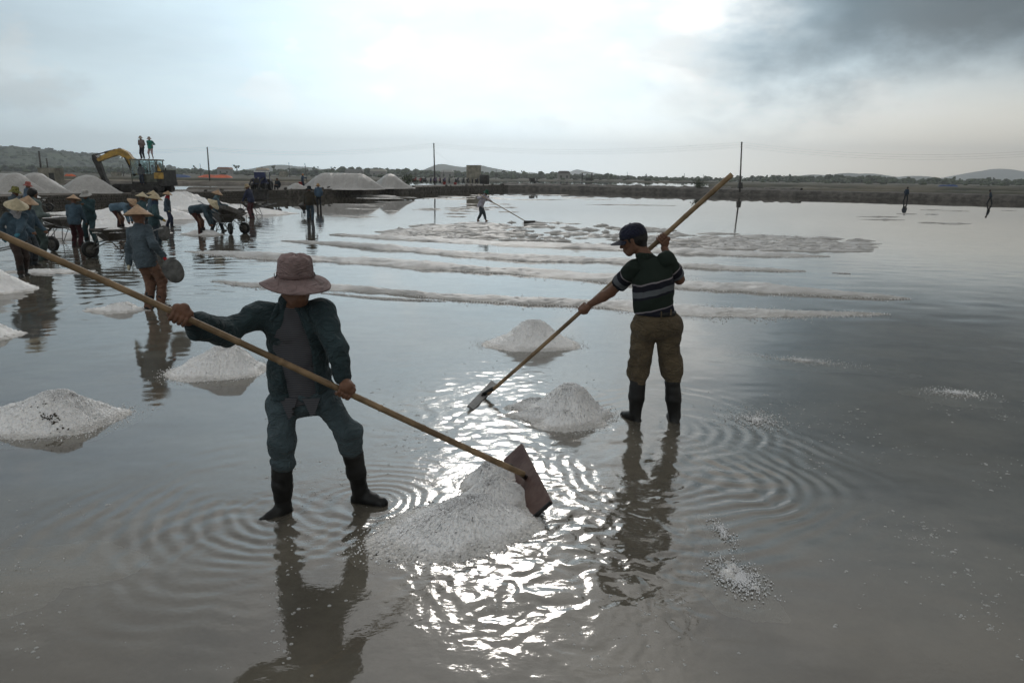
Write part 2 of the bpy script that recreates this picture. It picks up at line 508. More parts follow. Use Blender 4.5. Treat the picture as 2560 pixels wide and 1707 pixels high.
def strip(name, pts, prof, m, step=1.0, wob=0.0, zwob=0.0, seed=1, kind='structure', f=1.3):
    """a long earthwork: prof is a list of (offset to the left of the line, height)"""
    pts = [Vector((p[0], p[1], 0)) for p in pts]
    line = []
    for a, b in zip(pts[:-1], pts[1:]):
        k = max(1, int((b - a).length / step))
        line += [a.lerp(b, i / k) for i in range(k)]
    line.append(pts[-1])
    v = []
    for i, p in enumerate(line):
        t = (line[min(i + 1, len(line) - 1)] - line[max(i - 1, 0)]).normalized()
        nn = Vector((-t.y, t.x, 0))
        for off, z in prof:
            v.append((*(p + nn * off).xy, z))
    v = np.array(v, dtype=np.float32)
    k = len(prof)
    w1, w2 = wob3(v * [1, 1, 3], f, seed), wob3(v * [1, 1, 3], f * 1.7, seed + 1)
    up = v[:, 2] > 0.02
    v[:, 0] += w1 * wob
    v[:, 1] += w2 * wob
    v[:, 2] += np.where(up, w2 * zwob, 0)
    i = np.arange(len(v)).reshape(-1, k)
    fc = np.stack([i[:-1, :-1], i[1:, :-1], i[1:, 1:], i[:-1, 1:]], -1).reshape(-1, 4)
    fc = fc[:, ::-1]
    return tag(mesh_obj(name, v, fc, m), kind=kind)

WA0, WA1 = Vector((-29.5, 28.0, 0)), Vector((-1.0, 114.0, 0))
WA_D = (WA1 - WA0).normalized()
WA_N = Vector((-WA_D.y, WA_D.x, 0))          # away from the pan
BANK_Z = 0.66
def wall_at(y):                               # the wall line at a distance y
    return WA0 + WA_D * ((y - WA0.y) / WA_D.y)
# causeway behind the wall, wide under the salt heaps and narrow between them
def causeway():
    v, f = [], []
    ys = np.linspace(10, 114, 105)
    for y in ys:
        wdt = float(np.interp(y, [10, 40, 46, 52, 57, 61, 64, 84, 90, 114], [30, 24, 12, 7, 4, 5, 14, 14, 7, 8]))
        p = wall_at(y) + WA_N * 0.12
        for o, z in ((0, -0.1), (0, BANK_Z), (0.6, BANK_Z + 0.02), (wdt * 0.5, BANK_Z), (wdt, BANK_Z - 0.02), (wdt + 1.0, -0.1)):
            q = p + WA_N * o
            v.append((q.x, q.y, z))
    v = np.array(v, dtype=np.float32)
    m = v[:, 2] > 0.3
    v[:, 2] += np.where(m, wob3(v, 1.1, 3) * 0.05, 0)
    i = np.arange(len(v)).reshape(-1, 6)
    fc = np.stack([i[:-1, :-1], i[:-1, 1:], i[1:, 1:], i[1:, :-1]], -1).reshape(-1, 4)
    return tag(mesh_obj('causeway', v, fc[:, ::-1], SOIL), kind='structure')
causeway()
strip('berm', [(-8, 116), (4, 115.5), (62, 78.5), (150, 25)], [(-0.9, -0.1), (-0.45, 0.25), (-0.1, 0.62), (0.3, 0.72), (2.0, 0.74), (3.2, 0.70), (4.2, 0.3), (5.0, -0.1)], SOIL_DARK, 0.8, 0.08, 0.05, 5)
strip('berm', [(-2, 119), (22, 105), (38, 96)], [(0.2, 0.55), (0.8, 0.9), (1.5, 0.95), (2.4, 0.9), (3.2, 0.4)], SOIL_DARK, 0.35, 0.25, 0.16, 8, f=3.0)
strip('berm', [(-230, 80), (-150, 108), (-58, 127), (-22, 138)], [(-1.5, -0.1), (-0.4, 0.36), (0, 0.42), (3.2, 0.42), (5, -0.1)], SOIL, 1.5, 0.2, 0.05, 11)
strip('track', [(-230, 80), (-150, 108), (-58, 127), (-22, 138)], [(0.4, 0.30), (0.5, 0.50), (2.6, 0.50), (2.8, 0.30)], TRACK, 3.0, 0.1, 0.0, 12)
strip('berm', [(-400, 140), (-130, 172), (-48, 188)], [(-1.5, -0.1), (-0.4, 0.4), (1, 0.55), (30, 0.5), (32, -0.1)], FIELD, 2.0, 0.4, 0.12, 14)
strip('berm', [(45, 132), (80, 112), (160, 70), (260, 20)], [(-1, -0.1), (0, 0.35), (1.5, 0.6), (9, 0.65), (11, -0.1)], FIELD, 1.0, 0.4, 0.16, 17)
strip('berm', [(62, 230), (140, 190), (300, 120), (500, 20)], [(-1, -0.1), (0, 0.3), (2, 0.65), (60, 0.6), (62, -0.1)], FIELD, 2.0, 0.8, 0.15, 19)
strip('land', [(-4000, 160), (-600, 205), (-150, 230), (-40, 250), (30, 380), (250, 350), (600, 300), (5000, 150)],
      [(-1.5, -0.12), (0.5, 0.28), (6, 0.45), (30, 0.35), (120, 0.3), (400, 0.3), (1500, 0.3), (9500, 0.3)], FIELD, 25.0, 1.5, 0.06, 23, f=0.4)

# ------------------------------------------------------------------ hills and the far wood
def ridge(name, uvs, y, m, seed, depth, nx=160, amp=0.06, f=0.02):
    """a hill whose skyline runs through the given picture heights at distance y"""
    pts = [P(u, v, y) for u, v in uvs]
    xs = np.linspace(pts[0].x, pts[-1].x, nx)
    zs = np.interp(xs, [p.x for p in pts], [p.z for p in pts])
    zs = np.convolve(np.pad(zs, 4, mode='edge'), np.ones(9) / 9, 'valid')
    rows = np.linspace(-1, 1, 25)
    X, T = np.meshgrid(xs, rows)
    Y = y + T * depth
    Z = zs[None, :] * np.cos(T * pi / 2) ** 1.3 
    p = np.stack([X, Y, Z], -1).astype(np.float32)
    p[..., 2] += wob3(p * [1, 1, 0], f, seed) * zs.max() * amp * np.cos(T * pi / 2) + wob3(p * [1, 1, 0], f * 6, seed + 5) * zs.max() * amp * 0.35 * np.cos(T * pi / 2)
    p[..., 2] = np.maximum(p[..., 2], 0.0) - 0.3 * (np.abs(T) > 0.99)
    i = np.arange(nx * 25).reshape(25, nx)
    fc = np.stack([i[:-1, :-1], i[:-1, 1:], i[1:, 1:], i[1:, :-1]], -1).reshape(-1, 4)
    return tag(mesh_obj(name, p.reshape(-1, 3), fc, m), kind='structure')
HL = ridge('hill', [(-500, 420), (-300, 395), (-120, 380), (0, 376), (40, 368), (85, 370), (115, 378), (140, 386), (170, 382), (200, 381), (235, 389), (280, 402), (320, 412), (360, 424), (400, 432), (440, 441)], 1300, HILL, 3, 330, amp=0.05, f=0.02)
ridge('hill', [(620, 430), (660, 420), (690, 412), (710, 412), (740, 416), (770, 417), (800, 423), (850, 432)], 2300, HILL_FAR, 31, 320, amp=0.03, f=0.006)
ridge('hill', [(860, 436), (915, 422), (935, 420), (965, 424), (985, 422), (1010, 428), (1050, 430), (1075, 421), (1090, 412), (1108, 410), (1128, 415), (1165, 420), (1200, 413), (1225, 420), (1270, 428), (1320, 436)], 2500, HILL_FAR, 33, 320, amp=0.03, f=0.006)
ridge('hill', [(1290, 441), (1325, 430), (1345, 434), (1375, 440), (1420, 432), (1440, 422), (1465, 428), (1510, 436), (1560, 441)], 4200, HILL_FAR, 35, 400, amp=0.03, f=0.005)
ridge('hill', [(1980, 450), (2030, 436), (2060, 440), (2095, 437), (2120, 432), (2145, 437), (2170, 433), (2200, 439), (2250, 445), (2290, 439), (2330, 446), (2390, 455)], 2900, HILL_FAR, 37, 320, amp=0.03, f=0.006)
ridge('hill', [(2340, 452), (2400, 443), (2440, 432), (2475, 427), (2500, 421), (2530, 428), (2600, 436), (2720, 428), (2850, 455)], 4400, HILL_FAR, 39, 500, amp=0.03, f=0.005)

def blob_mesh(seed):                          # a small ragged clump of foliage
    r = np.random.default_rng(seed)
    t = (1 + 5 ** 0.5) / 2
    v = np.array([(-1, t, 0), (1, t, 0), (-1, -t, 0), (1, -t, 0), (0, -1, t), (0, 1, t), (0, -1, -t), (0, 1, -t), (t, 0, -1), (t, 0, 1), (-t, 0, -1), (-t, 0, 1)], dtype=float)
    v /= np.linalg.norm(v[0])
    f = [(0, 11, 5), (0, 5, 1), (0, 1, 7), (0, 7, 10), (0, 10, 11), (1, 5, 9), (5, 11, 4), (11, 10, 2), (10, 7, 6), (7, 1, 8), (3, 9, 4), (3, 4, 2), (3, 2, 6), (3, 6, 8), (3, 8, 9), (4, 9, 5), (2, 4, 11), (6, 2, 10), (8, 6, 7), (9, 8, 1)]
    return v * r.uniform(0.65, 1.25, size=(12, 1)), np.array(f)
def hill_trees(hill):                         # the scrub wood that gives the near hill its rough skyline
    co = np.empty(len(hill.data.vertices) * 3, dtype=np.float32)
    hill.data.vertices.foreach_get('co', co)
    co = co.reshape(-1, 3)
    r = np.random.default_rng(12)
    co = co[(co[:, 2] > 3)]
    pk = co[r.choice(len(co), 2600)] + r.normal(size=(2600, 3)) * [7, 12, 0.4]
    vs, fs = [], []
    blobs = [blob_mesh(s) for s in range(8)]
    for k, p in enumerate(pk):
        bv, bf = blobs[k % 8]
        h = r.uniform(1.2, 3.6)
        vs.append(bv * [h * 1.5, h * 1.5, h] + p)
        fs.append(bf + 12 * k)
    tag(mesh_obj('scrub', np.concatenate(vs), np.concatenate(fs), HILL, hill, smooth=False), kind='stuff')
hill_trees(HL)
def far_wood():
    vs, fs, k = [], [], 0
    r = np.random.default_rng(5)
    blobs = [blob_mesh(s) for s in range(8)]
    def clump(x, y, z, sx, sz):
        nonlocal k
        bv, bf = blobs[r.integers(8)]
        a = r.uniform(0, 6.28)
        q = bv.copy()
        q[:, 0], q[:, 1] = bv[:, 0] * cos(a) - bv[:, 1] * sin(a), bv[:, 0] * sin(a) + bv[:, 1] * cos(a)
        vs.append(q * [sx, sx, sz] + [x, y, z])
        fs.append(bf + k)
        k += 12
    for i in range(1500):
        u = r.uniform(-300, 2860)
        y = r.uniform(620, 900)
        x = (u - 1280) / 1760 * y
        hmean = np.interp(u, [-300, 400, 520, 900, 1250, 1500, 1800, 2100, 2560], [5.5, 5.5, 5.8, 6.2, 6.4, 5.2, 4.8, 5.2, 5.5])
        h = hmean * r.uniform(0.45, 1.0) * (1 + 0.35 * sin(x * 0.021 + 1.3) * sin(x * 0.0071))
        for _ in range(3):
            s = h * r.uniform(0.25, 0.5)
            clump(x + r.normal() * h * 0.45, y + r.normal() * 3, 0.3 + h * r.uniform(0.25, 0.8), s * 1.3, s)
        clump(x, y, 0.3 + h * 0.2, h * 0.8, h * 0.3)
    for i in range(26):                       # single tall trees above the rest
        u = r.uniform(380, 2560)
        y = r.uniform(600, 760)
        x = (u - 1280) / 1760 * y
        h = r.uniform(6.0, 9.0) * (0.8 if u > 1400 else 1.0)
        for j in range(5):
            s = h * r.uniform(0.07, 0.16)
            clump(x + r.normal() * h * 0.12, y, h * r.uniform(0.62, 1.0), s * 1.2, s)
        clump(x, y, h * 0.45, h * 0.06, h * 0.42)
    for i in range(260):                      # scrub in front
        u = r.uniform(-200, 2760)
        y = r.uniform(400, 620)
        h = r.uniform(0.8, 2.2)
        clump((u - 1280) / 1760 * y, y, 0.3 + h * 0.3, h * 1.3, h * 0.6)
    return tag(mesh_obj('far_wood', np.concatenate(vs), np.concatenate(fs), WOOD_FAR, smooth=False), 'low dark band of trees along the horizon', 'trees', kind='stuff')
far_wood()

# ------------------------------------------------------------------ the retaining wall
def wall():
    root = empty('retaining_wall', WA0, 0)
    tag(root, 'dark stone retaining wall edging the bank below the excavator and salt heaps', 'wall')
    L = (WA1 - WA0).length
    ang = atan2(WA_D.y, WA_D.x)
    core = MB().box((0, 0, 0), (1, 1, 1))
    c = MB()
    R = Matrix.Rotation(ang, 3, 'Z')
    c.box(R @ Vector((L / 2 - 8, 0.20, 0.27)), (L + 16, 0.30, 0.74), R)
    c.obj('core', SOIL_DARK, root)
    cp = MB()
    rr = random.Random(4)
    s = -8.0
    while s < L:
        w = rr.uniform(0.9, 1.4)
        cp.box(R @ Vector((s + w / 2, 0.16, 0.655 + rr.uniform(-0.012, 0.012))), (w - 0.02, 0.46, 0.06), R)
        s += w
    tag(cp.obj('coping', STONE, root), kind='stuff')
    # stones: nearest ones singly, the distant run joined
    protos = []
    for k in range(6):
        r = np.random.default_rng(k + 50)
        v = np.array([(x, y, z) for z in (-1, 1) for x, y in ((-1, -1), (1, -1), (1, 1), (-1, 1))], float) * 0.5
        v[[0, 1, 4, 5], 1] += r.uniform(-0.12, 0.10, 4)
        v[:, 0] *= r.uniform(0.90, 1.0, 8)
        v[:, 2] *= r.uniform(0.86, 1.0, 8)
        me = bpy.data.meshes.new('stone')
        me.from_pydata([tuple(q) for q in v], [], [(3, 2, 1, 0), (4, 5, 6, 7), (0, 1, 5, 4), (1, 2, 6, 5), (2, 3, 7, 6), (3, 0, 4, 7)])
        me.materials.append(STONE)
        protos.append((me, v))
    far = MB()
    s_vis = 9.0
    n = 0
    for row, zc in enumerate((0.07, 0.235, 0.40, 0.555)):
        s = 8.0 + rr.uniform(0, 0.3)
        while s < L - 0.3:
            w = rr.uniform(0.26, 0.46)
            me, v = protos[rr.randrange(6)]
            c0 = Vector((s + w / 2, 0.005 + rr.uniform(-0.02, 0.02), zc))
            sc = (w - 0.02, 0.16, 0.15)
            if s < 33 and n < 296:
                o = bpy.data.objects.new('stone', me)
                COL.objects.link(o)
                o.parent = root
                o.location = R @ c0
                o.rotation_euler = (0, 0, ang)
                o.scale = sc
                n += 1
            else:
                far.add([R @ (Vector((q[0] * sc[0], q[1] * sc[1], q[2] * sc[2])) + c0) for q in v], [(3, 2, 1, 0), (4, 5, 6, 7), (0, 1, 5, 4), (1, 2, 6, 5), (2, 3, 7, 6), (3, 0, 4, 7)])
            s += w
    tag(far.obj('stonework', STONE, root), kind='stuff')
    # clods and stones lying on the coping
    cl = MB()
    for i in range(46):
        s = rr.uniform(18, L)
        b, f = blob_mesh(rr.randrange(99))
        sz = rr.uniform(0.06, 0.17)
        c0 = R @ Vector((s, rr.uniform(0.15, 0.5), 0.69 + sz * 0.5))
        cl.add([Vector((q[0] * sz * 1.3, q[1] * sz, q[2] * sz)) + c0 for q in b], f)
    tag(cl.obj('loose_stones', SOIL_DARK, root), kind='stuff')
wall()

# ------------------------------------------------------------------ salt
def heap(name, c, rx, ry, h, rot=0.0, seed=1, res=0.012, pw=1.15, jit=0.0038, lobe=0.12, m=None, parent=None, z0=0.0, under=0.09, peak=(0, 0), lumps=0.05, grains=0):
    """a poured heap: polar grid of rings, straight flanks, rounded top, ragged foot"""
    m = m or SALT
    R = (rx + ry) / 2
    na = int(min(900, max(48, 2 * pi * R / res)))
    nr = int(min(170, max(14, R * 1.2 / res)))
    a = np.linspace(0, 2 * pi, na, endpoint=False)
    t = np.linspace(0, 1.18, nr) ** 0.92
    A, T = np.meshgrid(a, t)
    r = np.random.default_rng(seed)
    ph = r.uniform(0, 6.28, 5)
    out = 1 + lobe * (0.5 * np.sin(2 * A + ph[0]) + 0.45 * np.sin(3 * A + ph[1]) + 0.3 * np.sin(5 * A + ph[2]) + 0.15 * np.sin(9 * A + ph[3]))
    X, Y = np.cos(A) * T * rx * out, np.sin(A) * T * ry * out
    k = np.clip(1 - T, 0, 1)
    X += peak[0] * k * rx
    Y += peak[1] * k * ry
    prof = np.where(T < 1, (0.34 * (1 - T) + 0.66 * (0.5 + 0.5 * np.cos(pi * np.clip(T, 0, 1)))) * (1 - 0.07 * np.exp(-(T / 0.13) ** 2)), -(T - 1) * 0.9)
    Z = h * prof
    p = np.stack([X, Y, Z], -1).astype(np.float32)
    amp = np.clip(prof * 3, 0, 1) * np.clip(T * 4, 0.2, 1)
    p[..., 2] += wob3(p * [1, 1, 0.3] + seed, 5.0 / R, seed) * h * lumps * 2.2 * amp + wob3(p + seed, 22.0 / R, seed + 1) * h * lumps * 0.7 * amp
    p += r.normal(size=p.shape).astype(np.float32) * jit * (np.clip(T, 0.0, 1.0)[..., None] * 0.4 + 0.6) * np.where(T > 0.004, 1, 0)[..., None]
    p[..., 2] = np.maximum(p[..., 2], -under)
    cr, sr = cos(rot), sin(rot)
    q = p.copy()
    q[..., 0], q[..., 1] = p[..., 0] * cr - p[..., 1] * sr, p[..., 0] * sr + p[..., 1] * cr
    i = np.arange(na * nr).reshape(nr, na)
    j = np.roll(i, -1, axis=1)
    fc = np.stack([i[:-1], i[1:], j[1:], j[:-1]], -1).reshape(-1, 4)
    o = mesh_obj(name, q.reshape(-1, 3), fc, m, parent)
    if parent is None:
        o.location = (c[0], c[1], z0)
    if grains:
        sel = q[(T > 0.05) & (T < 1.12)]
        pick = sel[r.choice(len(sel), min(grains, len(sel)), replace=False)]
        # some roll away past the foot
        n2 = grains // 7
        an, rr_ = r.uniform(0, 2 * pi, n2), 1.0 + np.abs(r.normal(size=n2)) * 0.13
        o2 = 1 + lobe * (0.5 * np.sin(2 * an + ph[0]) + 0.45 * np.sin(3 * an + ph[1]) + 0.3 * np.sin(5 * an + ph[2]) + 0.15 * np.sin(9 * an + ph[3]))
        ex, ey = np.cos(an) * rr_ * rx * o2, np.sin(an) * rr_ * ry * o2
        extra = np.stack([ex * cr - ey * sr, ex * sr + ey * cr, np.full(n2, 0.001)], -1)
        pick = np.concatenate([pick, extra])
        crystals(pick, r, o, 0.0055)
    return o
def crystals(pts, r, parent, size, name='loose_crystals'):
    n = len(pts)
    base = np.array([(1, 0, -0.5), (-0.5, 0.87, -0.5), (-0.5, -0.87, -0.5), (0.2, 0.1, 0.9), (-0.3, 0.4, 0.6)])
    f0 = np.array([(0, 1, 3), (1, 2, 4), (2, 0, 3), (0, 2, 1), (1, 4, 3), (2, 3, 4)])
    a = r.uniform(0, 6.28, n)
    b = r.uniform(0, 6.28, n)
    s = size * r.uniform(0.5, 1.5, n)
    ca, sa, cb, sb = np.cos(a), np.sin(a), np.cos(b), np.sin(b)
    v = base[None] * s[:, None, None]
    x, y, z = v[..., 0], v[..., 1], v[..., 2]
    x, y = x * ca[:, None] - y * sa[:, None], x * sa[:, None] + y * ca[:, None]
    y, z = y * cb[:, None] - z * sb[:, None], y * sb[:, None] + z * cb[:, None]
    v = np.stack([x, y, z], -1) + np.asarray(pts)[:, None, :]
    f = (f0[None] + np.arange(n)[:, None, None] * 5).reshape(-1, 3)
    o = mesh_obj(name, v.reshape(-1, 3), f, GRAIN, parent, smooth=False)
    return tag(o, kind='stuff')

def px_heap(u0, u1, vb, vpk, upk, ry_k=0.85, label='', seed=1, **kw):
    """heap whose foot spans u0..u1 along picture row vb and whose top is at (upk, vpk)"""
    a, b = G(u0, vb), G(u1, vb)
    c = (a + b) / 2
    rx = (b - a).length / 2
    top = P(upk, vpk, c.y)
    pk = ((top.x - c.x) / rx, 0.0)
    o = heap('salt_mound', (c.x, c.y), rx, rx * ry_k, top.z, seed=seed, peak=pk, **kw)
    return tag(o, label, 'salt mound', 'salt mounds standing in the shallow water')
def dirt_on(o, spots, seed=3):
    """dirt lying on the heap where the picture shows it"""
    co = np.empty(len(o.data.vertices) * 3, dtype=np.float32)
    o.data.vertices.foreach_get('co', co)
    co = co.reshape(-1, 3)
    w = co + np.array(o.location, dtype=np.float32) - np.array(CAM, dtype=np.float32)
    F_, R_, U_ = (np.array(q, dtype=np.float32) for q in (_f, _r, _u))
    dz = w @ F_
    U, V_ = PW / 2 + FPX * (w @ R_) / dz, PH / 2 - FPX * (w @ U_) / dz
    r = np.random.default_rng(seed)
    pick = []
    for u, v, rad, n_ in spots:
        d = np.hypot(U - u, (V_ - v) * 1.0)
        k = np.where((d < rad) & (co[:, 2] > 0.02))[0]
        k = k[dz[k] < dz[k].min() + 0.16]
        pick.append(co[r.choice(k, min(n_, len(k)), replace=False)])
    c = crystals(np.concatenate(pick), r, o, 0.0085, 'dirt')
    c.data.materials.clear()
    c.data.materials.append(mat('wet_dirt', (0.07, 0.06, 0.042), 0.9, 0.4, 40))
px_heap(1215, 1444, 858, 797, 1335, 0.85, 'pale grey salt mound behind the long rake of the man in the striped polo', 11, res=0.011, grains=2500, jit=0.0035)
MD = px_heap(-95, 312, 1052, 968, 150, 0.62, 'large salt mound with a dark dirt patch cut by the left picture edge', 13, res=0.010, grains=3500)
dirt_on(MD, [(135, 1048, 14, 34), (112, 1040, 10, 14), (100, 1020, 22, 10), (150, 1085, 26, 8)])
px_heap(418, 672, 925, 858, 565, 0.8, 'salt mound just behind the worker in the mauve bucket hat', 14, res=0.011, grains=2500)
px_heap(206, 372, 776, 757, 300, 0.55, 'low flat salt mound at the feet of the worker carrying a round scoop', 15, res=0.03, jit=0.008, lumps=0.08)
px_heap(-190, 98, 722, 655, -60, 0.8, 'salt mound cut by the picture edge beside the black boots of the masked barrow pusher', 16, res=0.03, jit=0.008)
px_heap(-170, 48, 842, 790, -70, 0.8, 'small tip of a salt mound at the picture edge above the dirty mound', 17, res=0.025, jit=0.007)
# mound by the polo man's boots, with two tongues raked off it
o = px_heap(1305, 1522, 1036, 958, 1432, 1.05, 'salt mound with raked tongues beside the boots of the man in the striped polo', 12, res=0.009, grains=3000, jit=0.0038, lobe=0.10)
heap('tongue', (0, 0), 0.30, 0.12, 0.095, 0.2, 31, 0.01, parent=o, grains=400).location = (-0.27, 0.20, 0)
heap('tongue', (0, 0), 0.30, 0.13, 0.10, -0.35, 32, 0.01, parent=o, grains=400).location = (-0.22, -0.10, 0)
heap('slump', (0, 0), 0.30, 0.24, 0.13, 0.5, 33, 0.01, parent=o, grains=300).location = (0.02, -0.20, 0)
# the mound being pushed
mc = G(1140, 1322)
o = tag(heap('salt_mound', (mc.x, mc.y), 0.56, 0.34, 0.175, 0.45, 21, 0.008, jit=0.0036, lobe=0.07, peak=(0.22, 0.12), grains=2600), 'biggest salt mound in front, being pushed by the wide rake board', 'salt mound', 'salt mounds standing in the shallow water')
heap('pushed_salt', (0, 0), 0.27, 0.20, 0.17, 0.6, 22, 0.008, parent=o, jit=0.0036, lobe=0.12, grains=900).location = (P(1232, 1268, 4.22) - o.location).xy.to_3d()
heap('pushed_salt', (0, 0), 0.25, 0.17, 0.17, 0.9, 23, 0.008, parent=o, jit=0.0036, lobe=0.12, grains=600).location = (P(1225, 1208, 4.52) - o.location).xy.to_3d()
# drowned salt just under and at the surface
def drowned(u, v, rx, ry, label, seed, n=900, h=0.05, rot=0.0):
    c = G(u, v)
    o = heap('salt_patch', (c.x, c.y), rx, ry, h, rot, seed, 0.02, jit=0.004, lobe=0.25, lumps=0.2, z0=-0.045)
    r = np.random.default_rng(seed)
    a, q = r.uniform(0, 6.28, n), np.abs(r.normal(size=n)) * 0.45
    x, y = np.cos(a) * q * rx, np.sin(a) * q * ry
    pts = np.stack([x * cos(rot) - y * sin(rot), x * sin(rot) + y * cos(rot), 0.046 + 0.012 * (1 - q)], -1)
    crystals(pts, r, o, 0.0048)
    return tag(o, label, 'salt patch', 'patches of salt lying at the water surface')
drowned(1848, 1445, 0.18, 0.26, 'patch of coarse salt crystals breaking the surface near the bottom right', 41, 1300, 0.055, 0.2)
drowned(1805, 1330, 0.07, 0.22, 'thin trail of salt crystals leading up from the coarse crystal patch', 42, 350, 0.045, 0.1)
drowned(2390, 983, 0.42, 0.22, 'pale shoal of salt grains off by itself in the dark water', 43, 700, 0.05, -0.15)
drowned(2010, 902, 0.85, 0.25, 'thin drift of salt crumbs reaching out beyond the polo man', 44, 700, 0.05, -0.35)
drowned(1890, 1050, 0.35, 0.40, 'rough crust of salt crumbs beside the curved ripples', 45, 900, 0.05, -0.3)
drowned(40, 1420, 0.50, 0.30, 'ghostly drowned salt bed at the lower left', 46, 12, 0.030, 0.1)

def salt_ridge(uv, label, w, h, seed, step=0.06, crumbs=400):
    pts = [G(u, v) for u, v in uv]
    xs = np.arange(pts[0].x, pts[-1].x, step)
    ys = np.interp(xs, [p.x for p in pts], [p.y for p in pts])
    ys = np.convolve(np.pad(ys, 8, mode='edge'), np.ones(17) / 17, 'valid')
    nt_ = 25
    tt = np.linspace(-1.15, 1.15, nt_)
    S, T = np.meshgrid(xs, tt, indexing='ij')
    p0 = np.stack([S, np.zeros_like(S), np.zeros_like(S)], -1).astype(np.float32)
    ends = np.clip(np.minimum(S - xs[0], xs[-1] - S) / 2.2, 0.02, 1) ** 0.6
    ww = w * ends * (1 + 0.42 * wob3(p0, 0.9, seed) + 0.30 * wob3(p0, 3.1, seed + 3) + 0.16 * wob3(p0, 9.0, seed + 6))
    hh = h * ends * (1 + 0.45 * wob3(p0, 1.3, seed + 1))
    yc = ys[:, None] + 0.22 * wob3(p0, 0.7, seed + 2)
    Y = yc + T * ww
    Z = np.where(np.abs(T) < 1, hh * np.clip(1 - np.abs(T) ** 1.5, 0, 1), -(np.abs(T) - 1) * 0.5)
    p = np.stack([S, Y, Z], -1).astype(np.float32)
    up = np.clip(Z / 0.03, 0, 1)
    p[..., 2] += (wob3(p * [1, 1.4, 0], 4.5, seed + 4) * 0.34 + wob3(p * [1, 1.4, 0], 12, seed + 5) * 0.12) * h * up
    r = np.random.default_rng(seed)
    p += r.normal(size=p.shape).astype(np.float32) * 0.006
    i = np.arange(len(xs) * nt_).reshape(len(xs), nt_)
    fc = np.stack([i[:-1, :-1], i[1:, :-1], i[1:, 1:], i[:-1, 1:]], -1).reshape(-1, 4)
    o = mesh_obj('salt_ridge', p.reshape(-1, 3), fc, SALT_WET)
    k = r.integers(0, len(xs), crumbs)
    sg = np.where(r.uniform(size=crumbs) < 0.7, -1, 1)
    off = (0.9 + np.abs(r.normal(size=crumbs)) * 0.45) * sg
    cp = np.stack([xs[k], yc[k, 0] + off * ww[k, 0], np.full(crumbs, 0.004)], -1)
    crystals(cp, r, o, 0.010, 'loose_crystals')
    return tag(o, label, 'salt ridge', 'raked ridges of salt in the pan')
D = 1.0884
def dd(*l):
    return [(a * D, b * D) for a, b in l]
salt_ridge(dd((490, 646), (600, 655), (760, 662), (1020, 680), (1320, 697), (1560, 712), (1800, 720), (2045, 722)), 'nearest raked salt ridge, running behind the bucket hat and the polo man', 0.34, 0.060, 51, 0.05, 1800)
salt_ridge(dd((740, 672), (820, 680), (900, 686), (1025, 692)), 'short crumbly salt streak in front of the nearest ridge', 0.12, 0.03, 52, 0.05, 700)
salt_ridge(dd((425, 578), (600, 590), (900, 604), (1100, 622), (1380, 640), (1570, 655), (1800, 668), (2090, 686)), 'second raked salt ridge, the longest and thickest of all', 0.50, 0.095, 53, 0.06, 1500)
salt_ridge(dd((650, 553), (800, 562), (1000, 578), (1200, 594), (1440, 602), (1570, 612), (1855, 624)), 'third raked salt ridge, between the thickest ridge and the fourth', 0.50, 0.085, 54, 0.07, 900)
salt_ridge(dd((755, 540), (900, 547), (1100, 557), (1300, 567), (1430, 573), (1600, 580), (1905, 588)), 'fourth raked salt ridge, farthest one, bordering the clumped field', 0.56, 0.085, 55, 0.08, 700)
salt_ridge(dd((1905, 625), (1935, 628), (1955, 629)), 'tiny salt streak off the tip of the third ridge', 0.14, 0.03, 56, 0.05, 80)
salt_ridge(dd((1345, 470), (1450, 471), (1560, 473)), 'thin straight salt line far out on the bright water', 0.35, 0.035, 57, 0.25, 60)

